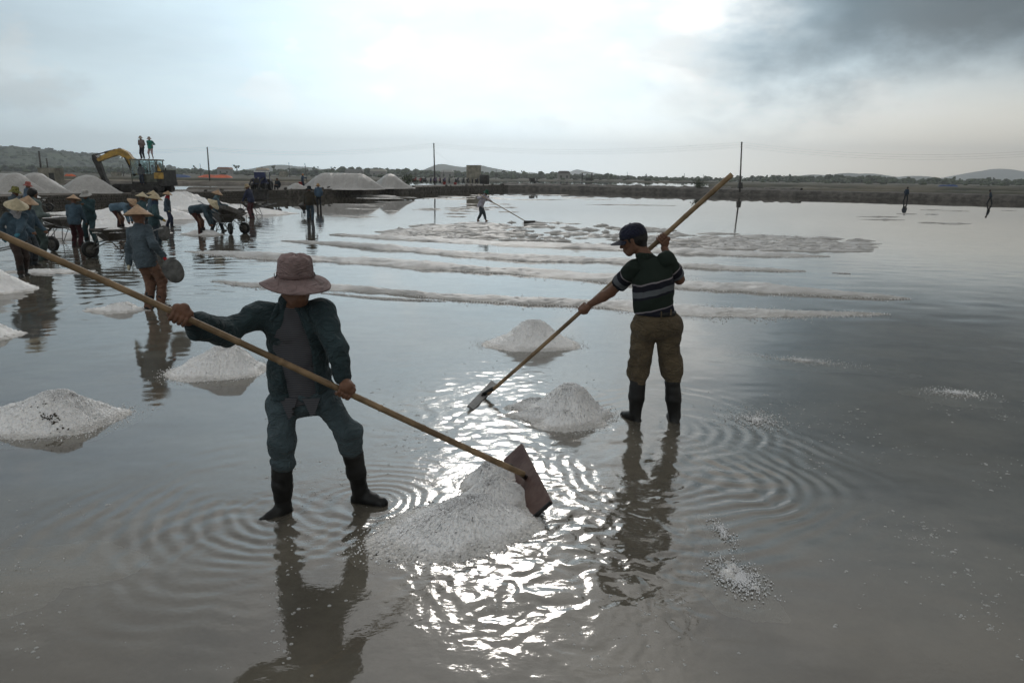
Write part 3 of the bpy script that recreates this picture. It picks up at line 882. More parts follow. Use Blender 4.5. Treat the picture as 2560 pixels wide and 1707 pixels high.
def clump_field():
    r = np.random.default_rng(77)
    vs, fs, k = [], [], 0
    nr, na = 6, 14
    t = np.linspace(0, 1.15, nr)
    a = np.linspace(0, 2 * pi, na, endpoint=False)
    T, A = np.meshgrid(t, a, indexing='ij')
    i = np.arange(nr * na).reshape(nr, na)
    j = np.roll(i, -1, axis=1)
    f0 = np.stack([i[:-1], i[1:], j[1:], j[:-1]], -1).reshape(-1, 4)
    def lump(x, y, sx, sy, h):
        nonlocal k
        ph = r.uniform(0, 6.28, 3)
        o = 1 + 0.22 * np.sin(2 * A + ph[0]) + 0.18 * np.sin(3 * A + ph[1]) + 0.1 * np.sin(5 * A + ph[2])
        Z = np.where(T < 1, h * (1 - T ** 1.5), -(T - 1) * 0.3) + r.normal(size=T.shape) * 0.012 * (T < 1)
        vs.append(np.stack([x + np.cos(A) * T * sx * o, y + np.sin(A) * T * sy * o, Z], -1).reshape(-1, 3))
        fs.append(f0 + k)
        k += nr * na
    top = dd((880, 532), (960, 520), (1070, 509), (1210, 505), (1390, 516), (1640, 536), (1970, 552))
    for _ in range(360):
        u = r.uniform(900 * D, 1985 * D)
        v0 = np.interp(u, [q[0] for q in top], [q[1] for q in top])
        v1 = np.interp(u, [900 * D, 1400 * D, 1985 * D], [541 * D, 570 * D, 578 * D])
        if v1 <= v0:
            continue
        q = r.uniform(0, 1) ** 0.8
        c = G(u, v0 + (v1 - v0) * q)
        s = r.uniform(0.5, 1.5) * (1.35 if u < 1150 * D or u > 1600 * D else 0.8)
        lump(c.x, c.y, 0.40 * s, 0.16 * s, 0.055 * r.uniform(0.4, 1.5))
    for u0, u1, v0, v1, nn, s0 in ((840, 1300, 505, 545, 26, 0.5), (2150, 2540, 525, 565, 10, 0.6), (400, 760, 480, 545, 0, 0.5), (880, 1500, 486, 500, 22, 1.0)):
        for _ in range(nn):
            c = G(r.uniform(u0, u1), r.uniform(v0, v1))
            lump(c.x, c.y, r.uniform(0.5, 1.3) * s0 * 1.6, 0.22 * s0 * 1.6, 0.03)
    return tag(mesh_obj('salt_clumps', np.concatenate(vs), np.concatenate(fs), SALT_WET), 'field of small low salt clumps scattered on the water beyond the ridges', 'salt', kind='stuff')
clump_field()

# ------------------------------------------------------------------ figures: smooth unions of tapered limbs, meshed once
def surface_nets(D, origin, vox):
    S = D < 0
    nx, ny, nz = D.shape
    cnt = np.zeros((nx - 1, ny - 1, nz - 1), dtype=np.int8)
    offs = [(i, j, k) for i in (0, 1) for j in (0, 1) for k in (0, 1)]
    for i, j, k in offs:
        cnt += S[i:nx - 1 + i, j:ny - 1 + j, k:nz - 1 + k]
    mask = (cnt > 0) & (cnt < 8)
    idx = np.full(mask.shape, -1, dtype=np.int64)
    cells = np.argwhere(mask)
    idx[mask] = np.arange(len(cells))
    acc, num = np.zeros((len(cells), 3)), np.zeros(len(cells))
    for a in offs:
        for ax in range(3):
            if a[ax]:
                continue
            b = list(a)
            b[ax] = 1
            ca, cb = cells + a, cells + b
            va, vb = D[ca[:, 0], ca[:, 1], ca[:, 2]], D[cb[:, 0], cb[:, 1], cb[:, 2]]
            cr = (va < 0) != (vb < 0)
            t = np.where(cr, va / np.where(cr, va - vb, 1), 0)
            pos = np.tile(np.array(a, float), (len(cells), 1))
            pos[:, ax] += t
            acc += pos * cr[:, None]
            num += cr
    verts = (cells + acc / np.maximum(num, 1)[:, None]) * vox + origin
    faces = []
    for ax in range(3):
        sl0 = [slice(None)] * 3
        sl1 = [slice(None)] * 3
        sl0[ax], sl1[ax] = slice(0, -1), slice(1, None)
        s0, s1 = S[tuple(sl0)], S[tuple(sl1)]
        e = np.argwhere(s0 != s1)
        o1, o2 = [q for q in range(3) if q != ax]
        sh = mask.shape
        ok = (e[:, o1] >= 1) & (e[:, o2] >= 1) & (e[:, o1] < sh[o1]) & (e[:, o2] < sh[o2])
        e = e[ok]
        q = []
        for d1, d2 in ((-1, -1), (0, -1), (0, 0), (-1, 0)):
            c = e.copy()
            c[:, o1] += d1
            c[:, o2] += d2
            q.append(idx[c[:, 0], c[:, 1], c[:, 2]])
        q = np.stack(q, 1)
        ins = S[e[:, 0], e[:, 1], e[:, 2]]
        if ax == 1:
            ins = ~ins
        q[~ins] = q[~ins][:, ::-1]
        faces.append(q)
    f = np.concatenate(faces)
    return verts, f[(f >= 0).all(1)]

def sdf(prims, vox, k=0.03, wr=0.0, wf=22.0, seed=0, cuts=(), holes=()):
    """prims: (a, b, ra, rb[, axis, squash]) tapered capsules; cuts: (point, normal) keep the side behind the normal"""
    lo, hi = np.full(3, 1e9), np.full(3, -1e9)
    for p in prims:
        R = max(p[2], p[3]) + 0.02
        for e in p[:2]:
            lo, hi = np.minimum(lo, np.array(e) - R), np.maximum(hi, np.array(e) + R)
    lo, hi = lo - 3 * vox, hi + 3 * vox
    n = np.ceil((hi - lo) / vox).astype(int) + 1
    ax = [(lo[i] + np.arange(n[i]) * vox).astype(np.float32) for i in range(3)]
    D = np.full(tuple(n), 9.0, dtype=np.float32)
    def dist(p, sl):
        a, b = np.array(p[0], dtype=np.float32), np.array(p[1], dtype=np.float32)
        X = [ax[i][sl[i]].reshape([-1 if j == i else 1 for j in range(3)]) - a[i] for i in range(3)]
        ab = b - a
        sq = 1.0
        if len(p) > 4:
            w, sq = np.array(p[4], dtype=np.float32), p[5]
            dp = (X[0] * w[0] + X[1] * w[1] + X[2] * w[2]) * (1 / sq - 1)
            X = [X[i] + w[i] * dp for i in range(3)]
            ab = ab + w * (ab @ w) * (1 / sq - 1)
        L = max(float(ab @ ab), 1e-9)
        t = np.clip((X[0] * ab[0] + X[1] * ab[1] + X[2] * ab[2]) / L, 0, 1)
        return (np.sqrt((X[0] - t * ab[0]) ** 2 + (X[1] - t * ab[1]) ** 2 + (X[2] - t * ab[2]) ** 2) - (p[2] + (p[3] - p[2]) * t)) * min(1.0, sq)
    def block(p, pad):
        R = max(p[2], p[3]) * (max(1.0, p[5]) if len(p) > 5 else 1.0) + pad
        l, h = np.minimum(p[0], p[1]) - R, np.maximum(p[0], p[1]) + R
        return tuple(slice(max(0, int((l[i] - lo[i]) / vox)), max(1, min(n[i], int((h[i] - lo[i]) / vox) + 2))) for i in range(3))
    for p in prims:
        sl = block(p, k * 1.2 + 3 * vox)
        d = dist(p, sl)
        o = D[sl]
        hh = np.maximum(k - np.abs(o - d), 0) / k
        D[sl] = np.minimum(o, d) - hh * hh * k * 0.25
    if wr > 0:
        near = np.argwhere(np.abs(D) < wr * 2 + 2 * vox)
        pts = (near * vox + lo).astype(np.float32)
        w = 0.7 * wob3(pts * [1, 1, 1.25], wf, seed) + 0.4 * wob3(pts, wf * 2.1, seed + 9)
        w += 1.6 * (0.45 - np.abs(wob3(pts * [0.8, 0.8, 1.6], wf * 0.8, seed + 21)) * 2.0).clip(-0.5, 0.45)
        D[near[:, 0], near[:, 1], near[:, 2]] += w * wr
    for p in holes:
        sl = block(p, 0.05)
        D[sl] = np.maximum(D[sl], -dist(p, sl))
    for pt, nn in cuts:
        X, Y, Z = (ax[i].reshape([-1 if j == i else 1 for j in range(3)]) for i in range(3))
        D = np.maximum(D, (X - pt[0]) * nn[0] + (Y - pt[1]) * nn[1] + (Z - pt[2]) * nn[2])
    return surface_nets(D, lo, vox)

_cm = {}
def cloth(col, rough=0.9, bump=0.35, sc=45):
    k = (tuple(col), rough, bump)
    if k not in _cm:
        m = mat('cloth', col, rough, 0.22, 5.0, bump, sc, spec=0.15, bdist=0.006, sheen=0.08)
        nt = m.node_tree
        n = N(nt)
        b = nt.nodes['Principled BSDF']
        tc = n.new('ShaderNodeTexCoord').outputs['Object']
        # long sharp creases under the fine weave, dried salt here and there
        r1 = n.m('ABSOLUTE', n.m('SUBTRACT', n.noise(n.vm('MULTIPLY', tc, (1.0, 1.0, 1.7)), 9.0, 2, 0.5, 1.4), 0.5))
        b2 = n.new('ShaderNodeBump')
        b2.inputs['Strength'].default_value = 0.75
        b2.inputs['Distance'].default_value = 0.075
        nt.links.new(n.m('MINIMUM', r1, 0.16), b2.inputs['Height'])
        old = b.inputs['Normal'].links[0].from_node if b.inputs['Normal'].links else None
        if old is not None:
            nt.links.new(b2.outputs[0], old.inputs['Normal'])
        else:
            nt.links.new(b2.outputs[0], b.inputs['Normal'])
        c0 = b.inputs['Base Color'].links[0].from_socket
        st = n.m('MULTIPLY', n.ramp(n.noise(tc, 7.0, 5, 0.7), 0.60, 0.78), 0.16)
        nt.links.new(n.mix(st, c0, (0.30, 0.30, 0.30)), b.inputs['Base Color'])
        _cm[k] = m
    return _cm[k]
SKIN = mat('skin', (0.15, 0.075, 0.046), 0.6, 0.12, 20, 0.1, 200, spec=0.35)
HAIR = mat('black_hair', (0.012, 0.010, 0.009), 0.5, 0.2, 60, 0.6, 160)
RUBBER = mat('black_rubber', (0.010, 0.010, 0.0095), 0.5, 0.3, 9, 0.15, 14, spec=0.3)
def straw_mat(col):
    m = mat('straw', col, 0.7, 0.15, 14, 0.3, 90, spec=0.3)
    return m
STRAW = [straw_mat((0.42, 0.34, 0.21)), straw_mat((0.40, 0.27, 0.17)), straw_mat((0.50, 0.43, 0.29))]
BLUE = (0.060, 0.098, 0.130)
TEAL = (0.042, 0.082, 0.092)
SLATE = (0.075, 0.100, 0.118)

def lerp(a, b, t):
    return a + (b - a) * t
def ik(a, c, l1, l2, pole):
    d = c - a
    L = min(max(d.length, 1e-4), (l1 + l2) * 0.999)
    u = d.normalized()
    x = (l1 * l1 - l2 * l2 + L * L) / (2 * L)
    y = sqrt(max(l1 * l1 - x * x, 0))
    p = (pole - u * pole.dot(u))
    p = p.normalized() if p.length > 1e-5 else u.orthogonal().normalized()
    return a + u * x + p * y, a + u * L

def head_prims(c, f, u, s=1.0, fine=True):
    r = f.cross(u).normalized()
    q = lambda x, y, z: c + (r * x + f * y + u * z) * s
    pr = [(q(0, -0.012, 0.035), q(0, 0.012, 0.03), 0.088 * s, 0.084 * s),
          (q(0, 0.03, -0.02), q(0, 0.045, -0.055), 0.066 * s, 0.050 * s),
          (q(0, 0.062, -0.085), q(0, 0.060, -0.088), 0.030 * s, 0.030 * s)]
    if fine:
        for sd in (-1, 1):
            pr += [(q(sd * 0.050, 0.0, -0.045), q(sd * 0.028, 0.055, -0.085), 0.034 * s, 0.026 * s),
                   (q(sd * 0.083, -0.008, 0.018), q(sd * 0.082, -0.006, -0.022), 0.014 * s, 0.010 * s),
                   (q(sd * 0.045, 0.062, -0.012), q(sd * 0.030, 0.068, -0.022), 0.024 * s, 0.020 * s)]
        pr += [(q(-0.035, 0.078, 0.024), q(0.035, 0.078, 0.024), 0.018 * s, 0.018 * s),
               (q(0, 0.086, 0.012), q(0, 0.113, -0.026), 0.010 * s, 0.014 * s),
               (q(-0.018, 0.088, -0.056), q(0.018, 0.088, -0.056), 0.011 * s, 0.011 * s),
               (q(-0.015, 0.084, -0.067), q(0.015, 0.084, -0.067), 0.011 * s, 0.011 * s)]
    return pr
def hat_matrix(J, s):
    f, u = J['hf'], J['hu']
    r = f.cross(u).normalized()
    return Matrix((r, f, u)).transposed(), J['head']
def conical_hat(J, s, m, parent, R=0.225, H=0.18, tilt=0.0, n=40, up=0.085):
    M, c = hat_matrix(J, s)
    if tilt:
        M = M @ Matrix.Rotation(tilt, 3, 'X')
    b = MB()
    prof = [(0.001, H)] + [(R * t, H * (1 - t) * (1 - 0.06 * sin(pi * t))) for t in np.linspace(0.06, 1, 9)] + [(R * 1.005, -0.006), (R * 0.985, -0.004)] + [(R * t, H * (1 - t) - 0.008) for t in np.linspace(0.95, 0.02, 5)]
    b.lathe([(r * s, z * s) for r, z in prof], n, c + M @ Vector((0, 0, up * s - 0.03)), M, wob=lambda r, z, a: (r * (1 + 0.012 * sin(3 * a)), z + 0.012 * r * sin(2 * a + 1)))
    o = b.obj('hat', m, parent, True)
    return o
def bucket_hat(J, s, m, parent, crown=0.098, top=0.118, brim=0.21, drop=0.05, n=56, tilt=0.0, wave=0.012, up=0.045):
    M, c = hat_matrix(J, s)
    if tilt:
        M = M @ Matrix.Rotation(tilt, 3, 'X')
    prof = [(0.001, top), (crown * 0.45, top * 0.995), (crown * 0.80, top * 0.94), (crown * 0.93, top * 0.80), (crown * 0.99, top * 0.45), (crown * 1.03, 0.012), (crown * 1.10, 0.0)]
    prof += [(lerp(crown * 1.10, brim, t), -drop * t ** 1.2) for t in (0.2, 0.4, 0.6, 0.8, 0.93, 1.0)]
    prof += [(brim * 0.995, -drop - 0.006), (lerp(crown, brim, 0.5), -drop * 0.5 - 0.006), (crown * 0.98, -0.012), (crown * 0.9, top * 0.5)]
    b = MB()
    def wob(r, z, a):
        k = max(0, (r - crown) / max(brim - crown, 1e-3))
        return r * (1 + 0.02 * sin(4 * a + 1) * (1 - k)), z + wave * k * (sin(2 * a + 0.7) + 0.6 * sin(3 * a + 2.1)) + 0.004 * sin(7 * a) * (1 - k)
    b.lathe([(r * s, z * s) for r, z in prof], n, c + M @ Vector((0, 0, up * s)), M, wob=wob)
    return b.obj('hat', m, parent, True)

def hand_simple(wr, tip, s, r=0.034):
    d = (tip - wr)
    t = d.orthogonal().normalized()
    return [(wr, lerp(wr, tip, 0.55), 0.028 * s, r * s, t, 0.6), (lerp(wr, tip, 0.5), tip, r * 0.9 * s, 0.020 * s, t, 0.6), (lerp(wr, tip, 0.25), lerp(wr, tip, 0.6) + t.cross(d.normalized()) * 0.045 * s, 0.014 * s, 0.011 * s)]

def build_figure(root, J, s, vox, top, legs, boots=None, sleeve=1.0, hem=0.0, top_r=1.0, leg_r=1.0, boot_h=0.55, fine=False, wr=0.004, glove=None, scarf=None, hair=False, seed=0, hands=True, skirt=0.0, body_extra=(), leg_len=1.0, jacket_kw=None):
    """all joints are in the root's own frame; every garment is a mesh of its own over one continuous body"""
    V = lambda k: J[k]
    ac = (V('shR') - V('shL')).normalized()
    sp = (V('neck') - V('pelvis')).normalized()
    fw = ac.cross(sp) * -1
    # --- body
    B = [(V('pelvis'), V('chest'), 0.105 * s, 0.115 * s), (V('shL'), V('shR'), 0.05 * s, 0.05 * s), (V('chest'), V('neck'), 0.09 * s, 0.055 * s),
         (V('neck') - sp * 0.02 * s, V('head') - V('hf') * 0.012 * s - V('hu') * 0.04 * s, 0.052 * s, 0.050 * s)]
    B += head_prims(V('head'), V('hf'), V('hu'), s, fine or vox < 0.013)
    for q in 'LR':
        B += [(V('sh' + q), V('el' + q), 0.046 * s, 0.040 * s), (V('el' + q), V('wr' + q), 0.038 * s, 0.028 * s),
              (V('hp' + q), V('kn' + q), 0.07 * s, 0.05 * s), (V('kn' + q), V('an' + q), 0.048 * s, 0.036 * s), (V('an' + q), V('to' + q), 0.034 * s, 0.028 * s)]
        if hands:
            B += hand_simple(V('wr' + q), V('ha' + q), s)
    v, f = sdf(B, vox, 0.022 * s)
    for ev, ef in body_extra:
        f = np.concatenate([f, ef + len(v)])
        v = np.concatenate([v, ev])
    body = mesh_obj('body', v, f, SKIN, root)
    # --- trousers
    lr = leg_r * s
    T = [(V('hpL'), V('hpR'), 0.102 * lr, 0.102 * lr), (V('pelvis'), V('pelvis') + sp * 0.06 * s, 0.108 * lr, 0.105 * lr)]
    cuts = []
    for q in 'LR':
        e = lerp(V('kn' + q), V('an' + q), leg_len)
        T += [(V('hp' + q), V('kn' + q), 0.090 * lr, 0.076 * lr), (V('kn' + q), e, 0.076 * lr, 0.066 * lr)]
    v, f = sdf(T, vox, 0.03 * s, wr * 1.2, 24 / s, seed + 1, [(V('pelvis') + sp * 0.13 * s, sp)])
    mesh_obj('trousers', v, f, legs, root)
    if boots is not None:
        for q in 'LR':
            a, b, t = lerp(V('kn' + q), V('an' + q), 1 - boot_h), V('an' + q), V('to' + q)
            d = (b - a).normalized()
            fd = (t - b)
            fd = Vector((fd.x, fd.y, 0)).normalized()
            heel = b - fd * 0.035 * s - Vector((0, 0, 0.03 * s))
            pr = [(a, lerp(a, b, 0.5), 0.071 * s, 0.068 * s), (lerp(a, b, 0.5), b, 0.068 * s, 0.052 * s), (heel, t - Vector((0, 0, 0.0)), 0.042 * s, 0.043 * s), (b, lerp(b, t, 0.55), 0.05 * s, 0.043 * s)]
            v, f = sdf(pr, vox, 0.02 * s, wr * 0.5, 18, seed + 2, [(a + d * 0.02, -d)])
            mesh_obj('boot', v, f, boots, root)
    # --- jacket or shirt
    tr = top_r * s
    W = [(V('pelvis') + sp * 0.02 * s, V('chest'), 0.128 * tr, 0.136 * tr), (V('pelvis') + ac * 0.05 * s, V('chest') + ac * 0.065 * s + sp * 0.06 * s, 0.108 * tr, 0.108 * tr),
         (V('pelvis') - ac * 0.05 * s, V('chest') - ac * 0.065 * s + sp * 0.06 * s, 0.108 * tr, 0.108 * tr), (V('shL'), V('shR'), 0.066 * tr, 0.066 * tr),
         (V('chest') + sp * 0.05 * s, V('neck') + sp * 0.02 * s, 0.10 * tr, 0.066 * tr)]
    if skirt:
        W.append((V('hpL') + sp * 0.03, V('hpR') + sp * 0.03, 0.116 * tr, 0.116 * tr))
        W.append((V('pelvis') - sp * skirt, V('pelvis') + sp * 0.1 * s, 0.146 * tr, 0.128 * tr))
    for q in 'LR':
        W.append((V('sh' + q), V('el' + q), 0.068 * tr, 0.060 * tr))
        if sleeve > 0.5:
            W.append((V('el' + q), lerp(V('el' + q), V('wr' + q), min(1, sleeve)), 0.060 * tr, 0.047 * tr))
    v, f = sdf(W, vox, 0.045 * s, wr, 22 / s, seed + 3, [(V('pelvis') - sp * (hem + skirt), -sp)])
    mesh_obj('jacket' if sleeve > 0.5 else 'shirt', v, f, top, root)
    if glove is not None:
        gl = glove if isinstance(glove, (tuple, list)) else (glove, glove)
        for q, g in zip('LR', gl):
            if g is None:
                continue
            v, f = sdf(hand_simple(V('wr' + q), V('ha' + q), s * 1.12) + [(lerp(V('el' + q), V('wr' + q), 0.7), V('wr' + q), 0.05 * s, 0.038 * s)], max(0.008, vox * 0.8), 0.02)
            mesh_obj('glove', v, f, g, root)
    if scarf is not None:
        v, f = sdf([(V('neck') + sp * 0.0, V('head') - V('hu') * 0.05 * s + V('hf') * 0.01 * s, 0.085 * s, 0.098 * s), (V('neck') + fw * 0.03 * s - sp * 0.05 * s, V('neck'), 0.09 * s, 0.09 * s)], vox, 0.03, wr, 30, seed + 4)
        mesh_obj('scarf', v, f, scarf, root)
    if hair:
        c, hf, hu = V('head'), V('hf'), V('hu')
        v, f = sdf([(c + hu * 0.04 * s - hf * 0.018 * s, c + hu * 0.045 * s, 0.098 * s, 0.092 * s), (c - hf * 0.045 * s, c - hf * 0.05 * s - hu * 0.05 * s, 0.07 * s, 0.055 * s)], vox, 0.03, 0.004, 60, 5, [(c + hf * 0.045 * s + hu * 0.03 * s, (hf - hu * 0.55).normalized())])
        mesh_obj('hair', v, f, HAIR, root)
    return body

def pose(lean=0.05, roll=0.0, pel=(0, 0, 0.88), fL=(-0.10, 0.0), fR=(0.10, 0.0), hL=None, hR=None, nod=0.15, turn=0.0, s=1.0, tz=0.0, eb=None):
    sp = Vector((sin(roll), sin(lean) * cos(roll), cos(lean) * cos(roll)))
    X = Vector((1, 0, 0)) - sp * sp.x
    X.normalize()
    pl = Vector(pel)
    J = {'pelvis': pl, 'chest': pl + sp * 0.30, 'neck': pl + sp * 0.51}
    ha = lean * 0.75 + nod
    hu = Vector((sin(roll) * 0.5, sin(ha), cos(ha))).normalized()
    J['head'] = J['neck'] + (sp + hu).normalized() * 0.135 + Vector((0, 0.02, 0))
    hf = Vector((0, cos(ha), -sin(ha)))
    hf = Matrix.Rotation(-turn, 3, hu) @ hf
    J['hf'], J['hu'] = (hf - hu * hf.dot(hu)).normalized(), hu
    for q, sg in (('L', -1), ('R', 1)):
        J['sh' + q] = pl + sp * 0.455 + X * (0.165 * sg)
        J['hp' + q] = pl + Vector((0.085 * sg, 0, -0.02))
        ft = fL if q == 'L' else fR
        an = Vector((ft[0], ft[1], 0.085 + (ft[2] if len(ft) > 2 else 0)))
        J['kn' + q], J['an' + q] = ik(J['hp' + q], an, 0.41, 0.40, Vector((0.1 * sg, 1, 0)))
        J['to' + q] = J['an' + q] + Vector((0.03 * sg, 0.14, -0.045))
        h = hL if q == 'L' else hR
        h = Vector(h) if h is not None else J['sh' + q] + Vector((0.07 * sg, 0.06, -0.55))
        d = (h - J['sh' + q]).normalized()
        wr = h - d * 0.07
        el, w2 = ik(J['sh' + q], wr, 0.275, 0.245, Vector(eb) if eb else Vector((0.5 * sg, -0.8, -0.3)))
        J['el' + q], J['wr' + q] = el, w2
        fd = (w2 - el).normalized()
        J['ha' + q] = w2 + (fd + (h - w2).normalized() * 0.4).normalized() * 0.105
    for k in J:
        if k not in ('hf', 'hu'):
            J[k] = J[k] * s
    return J

def person(u, v, vtop, rz, label, top, legs, hat='cone', boots=True, z=0.0, y=None, s=None, group='workers on the salt pan', hatm=None, handsW=None, boot_h=0.55, vox=None, sleeve=1.0, glove=None, scarf=None, hair=False, htilt=0.0, skirt=0.06, seed=0, cap_up=None, leg_len=1.0, **pk):
    g = G(u, v, z) if y is None else P(u, v, y)
    if y is None and z == 0:
        z = g.z = -0.05                          # standing on the bed under the water
    if y is not None:
        g.z = z
    root = empty('person', g, radians(rz))
    hat_h = {'cone': 0.235, 'bucket': 0.165, 'cap': 0.135, None: 0.125}[hat]
    J = pose(**pk)
    if s is None:
        want = P(u, vtop, g.y).z - z
        s = want / (J['head'].z + hat_h)
        s = min(max(s, 0.8), 1.15)
    if handsW is not None:
        Mi = (Matrix.Translation(g) @ Matrix.Rotation(radians(rz), 4, 'Z')).inverted()
        hl, hr = [(Mi @ w) / s if w is not None else None for w in handsW]
        pk.update(hL=hl, hR=hr)
    J = pose(s=s, **pk)
    dist = g.y
    vox = vox or min(0.03, max(0.011, dist * 0.0009))
    build_figure(root, J, s, vox, cloth(top), cloth(legs), RUBBER if boots else None, sleeve, 0.04, wr=0.006, glove=glove, scarf=scarf, hair=hair or hat is None, seed=seed, skirt=skirt, boot_h=boot_h, leg_len=leg_len, top_r=1.07)
    n = 36 if dist < 25 else 24
    if hat == 'cone':
        conical_hat(J, s, hatm or STRAW[seed % 3], root, tilt=htilt, n=n)
    elif hat == 'bucket':
        bucket_hat(J, s, hatm, root, brim=0.175, drop=0.055, n=n, tilt=htilt)
    elif hat == 'cap':
        bucket_hat(J, s, hatm, root, brim=0.13, drop=0.03, n=n, tilt=htilt)
    tag(root, label, 'person', group)
    return root

# ------------------------------------------------------------------ the two men in front
BAMBOO = mat('bamboo', (0.24, 0.165, 0.092), 0.55, 0.25, 6, 0.15, 30, spec=0.3, col2=(0.11, 0.075, 0.042))
def bamboo_pole(a, b, ra, rb, root, nodes=9, n=16):
    a, b = Vector(a), Vector(b)
    pts, rad = [], []
    L = (b - a).length
    steps = 90
    side = (b - a).normalized().orthogonal()
    nd = [(i + 0.5 + 0.18 * sin(i * 2.3)) / nodes for i in range(nodes)]
    ts = sorted(set([i / steps for i in range(steps + 1)] + [max(0, min(1, q + e)) for q in nd for e in (-0.012 / L, -0.004 / L, 0.004 / L, 0.012 / L)]))
    for t in ts:
        r = lerp(ra, rb, t)
        for q in nd:
            if abs(t - q) * L < 0.006:
                r *= 1.13
        pts.append(lerp(a, b, t) + side * 0.012 * sin(t * 4.2 + 0.5))
        rad.append(r)
    return MB().tube(pts, rad, n).obj('pole', BAMBOO, root, True)

def grip(c, ax, out, wrist, s=1.0, rp=0.02, flip=1.0):
    """a fist round a pole: four fingers of unequal length curl round it, the thumb closes from the side.
    c centre on the pole, ax along the pole (towards the little finger), out from the pole towards the back of the hand"""
    ax = ax.normalized()
    out = (out - ax * out.dot(ax)).normalized()
    sd = ax.cross(out) * flip                 # the way the fingers reach first
    pr = []
    R = rp + 0.011
    q = lambda a, r, h: c + (out * cos(a) + sd * sin(a)) * r + ax * h
    palm = [q(-0.9, R + 0.012, -0.028), q(-0.9, R + 0.012, 0.030)]
    pr.append((q(-0.5, R + 0.010, -0.030) , q(-0.5, R + 0.010, 0.032), 0.020, 0.018))
    pr.append((q(-1.1, R + 0.012, -0.026), q(-1.1, R + 0.012, 0.026), 0.019, 0.017))
    pr.append((q(-0.2, R + 0.008, -0.030), q(-0.2, R + 0.008, 0.030), 0.016, 0.015))
    pr.append((q(-1.2, R + 0.016, 0.0), wrist, 0.026, 0.027))
    pr.append((q(-0.6, R + 0.02, 0.0), lerp(q(-0.9, R + 0.02, 0.0), wrist, 0.7), 0.026, 0.026))
    for i, (h, ln) in enumerate(((-0.033, 2.95), (-0.011, 3.25), (0.011, 3.1), (0.032, 2.6))):
        n = 5
        an = [0.05 + ln * t / n for t in range(n + 1)]
        for t in range(n):
            k = 0.0098 - 0.0006 * t - (0.0012 if i == 3 else 0)
            pr.append((q(an[t], R + 0.001 * (t == 1), h), q(an[t + 1], R, h), k, k - 0.0006))
    # thumb leaves the index side of the palm and lies across the pole
    b0 = q(-1.3, R + 0.014, -0.030)
    b1 = q(-2.0, R + 0.006, -0.048)
    b2 = q(-2.7, R + 0.002, -0.044)
    b3 = q(-3.2, R, -0.030)
    pr += [(b0, b1, 0.014, 0.0125), (b1, b2, 0.0122, 0.011), (b2, b3, 0.011, 0.0088)]
    pr = [tuple(c + (x - c) * s if isinstance(x, Vector) else x * s for x in p) for p in pr]
    pr[3] = (pr[3][0], wrist, pr[3][2], pr[3][3])
    return sdf(pr, 0.0045, 0.007)

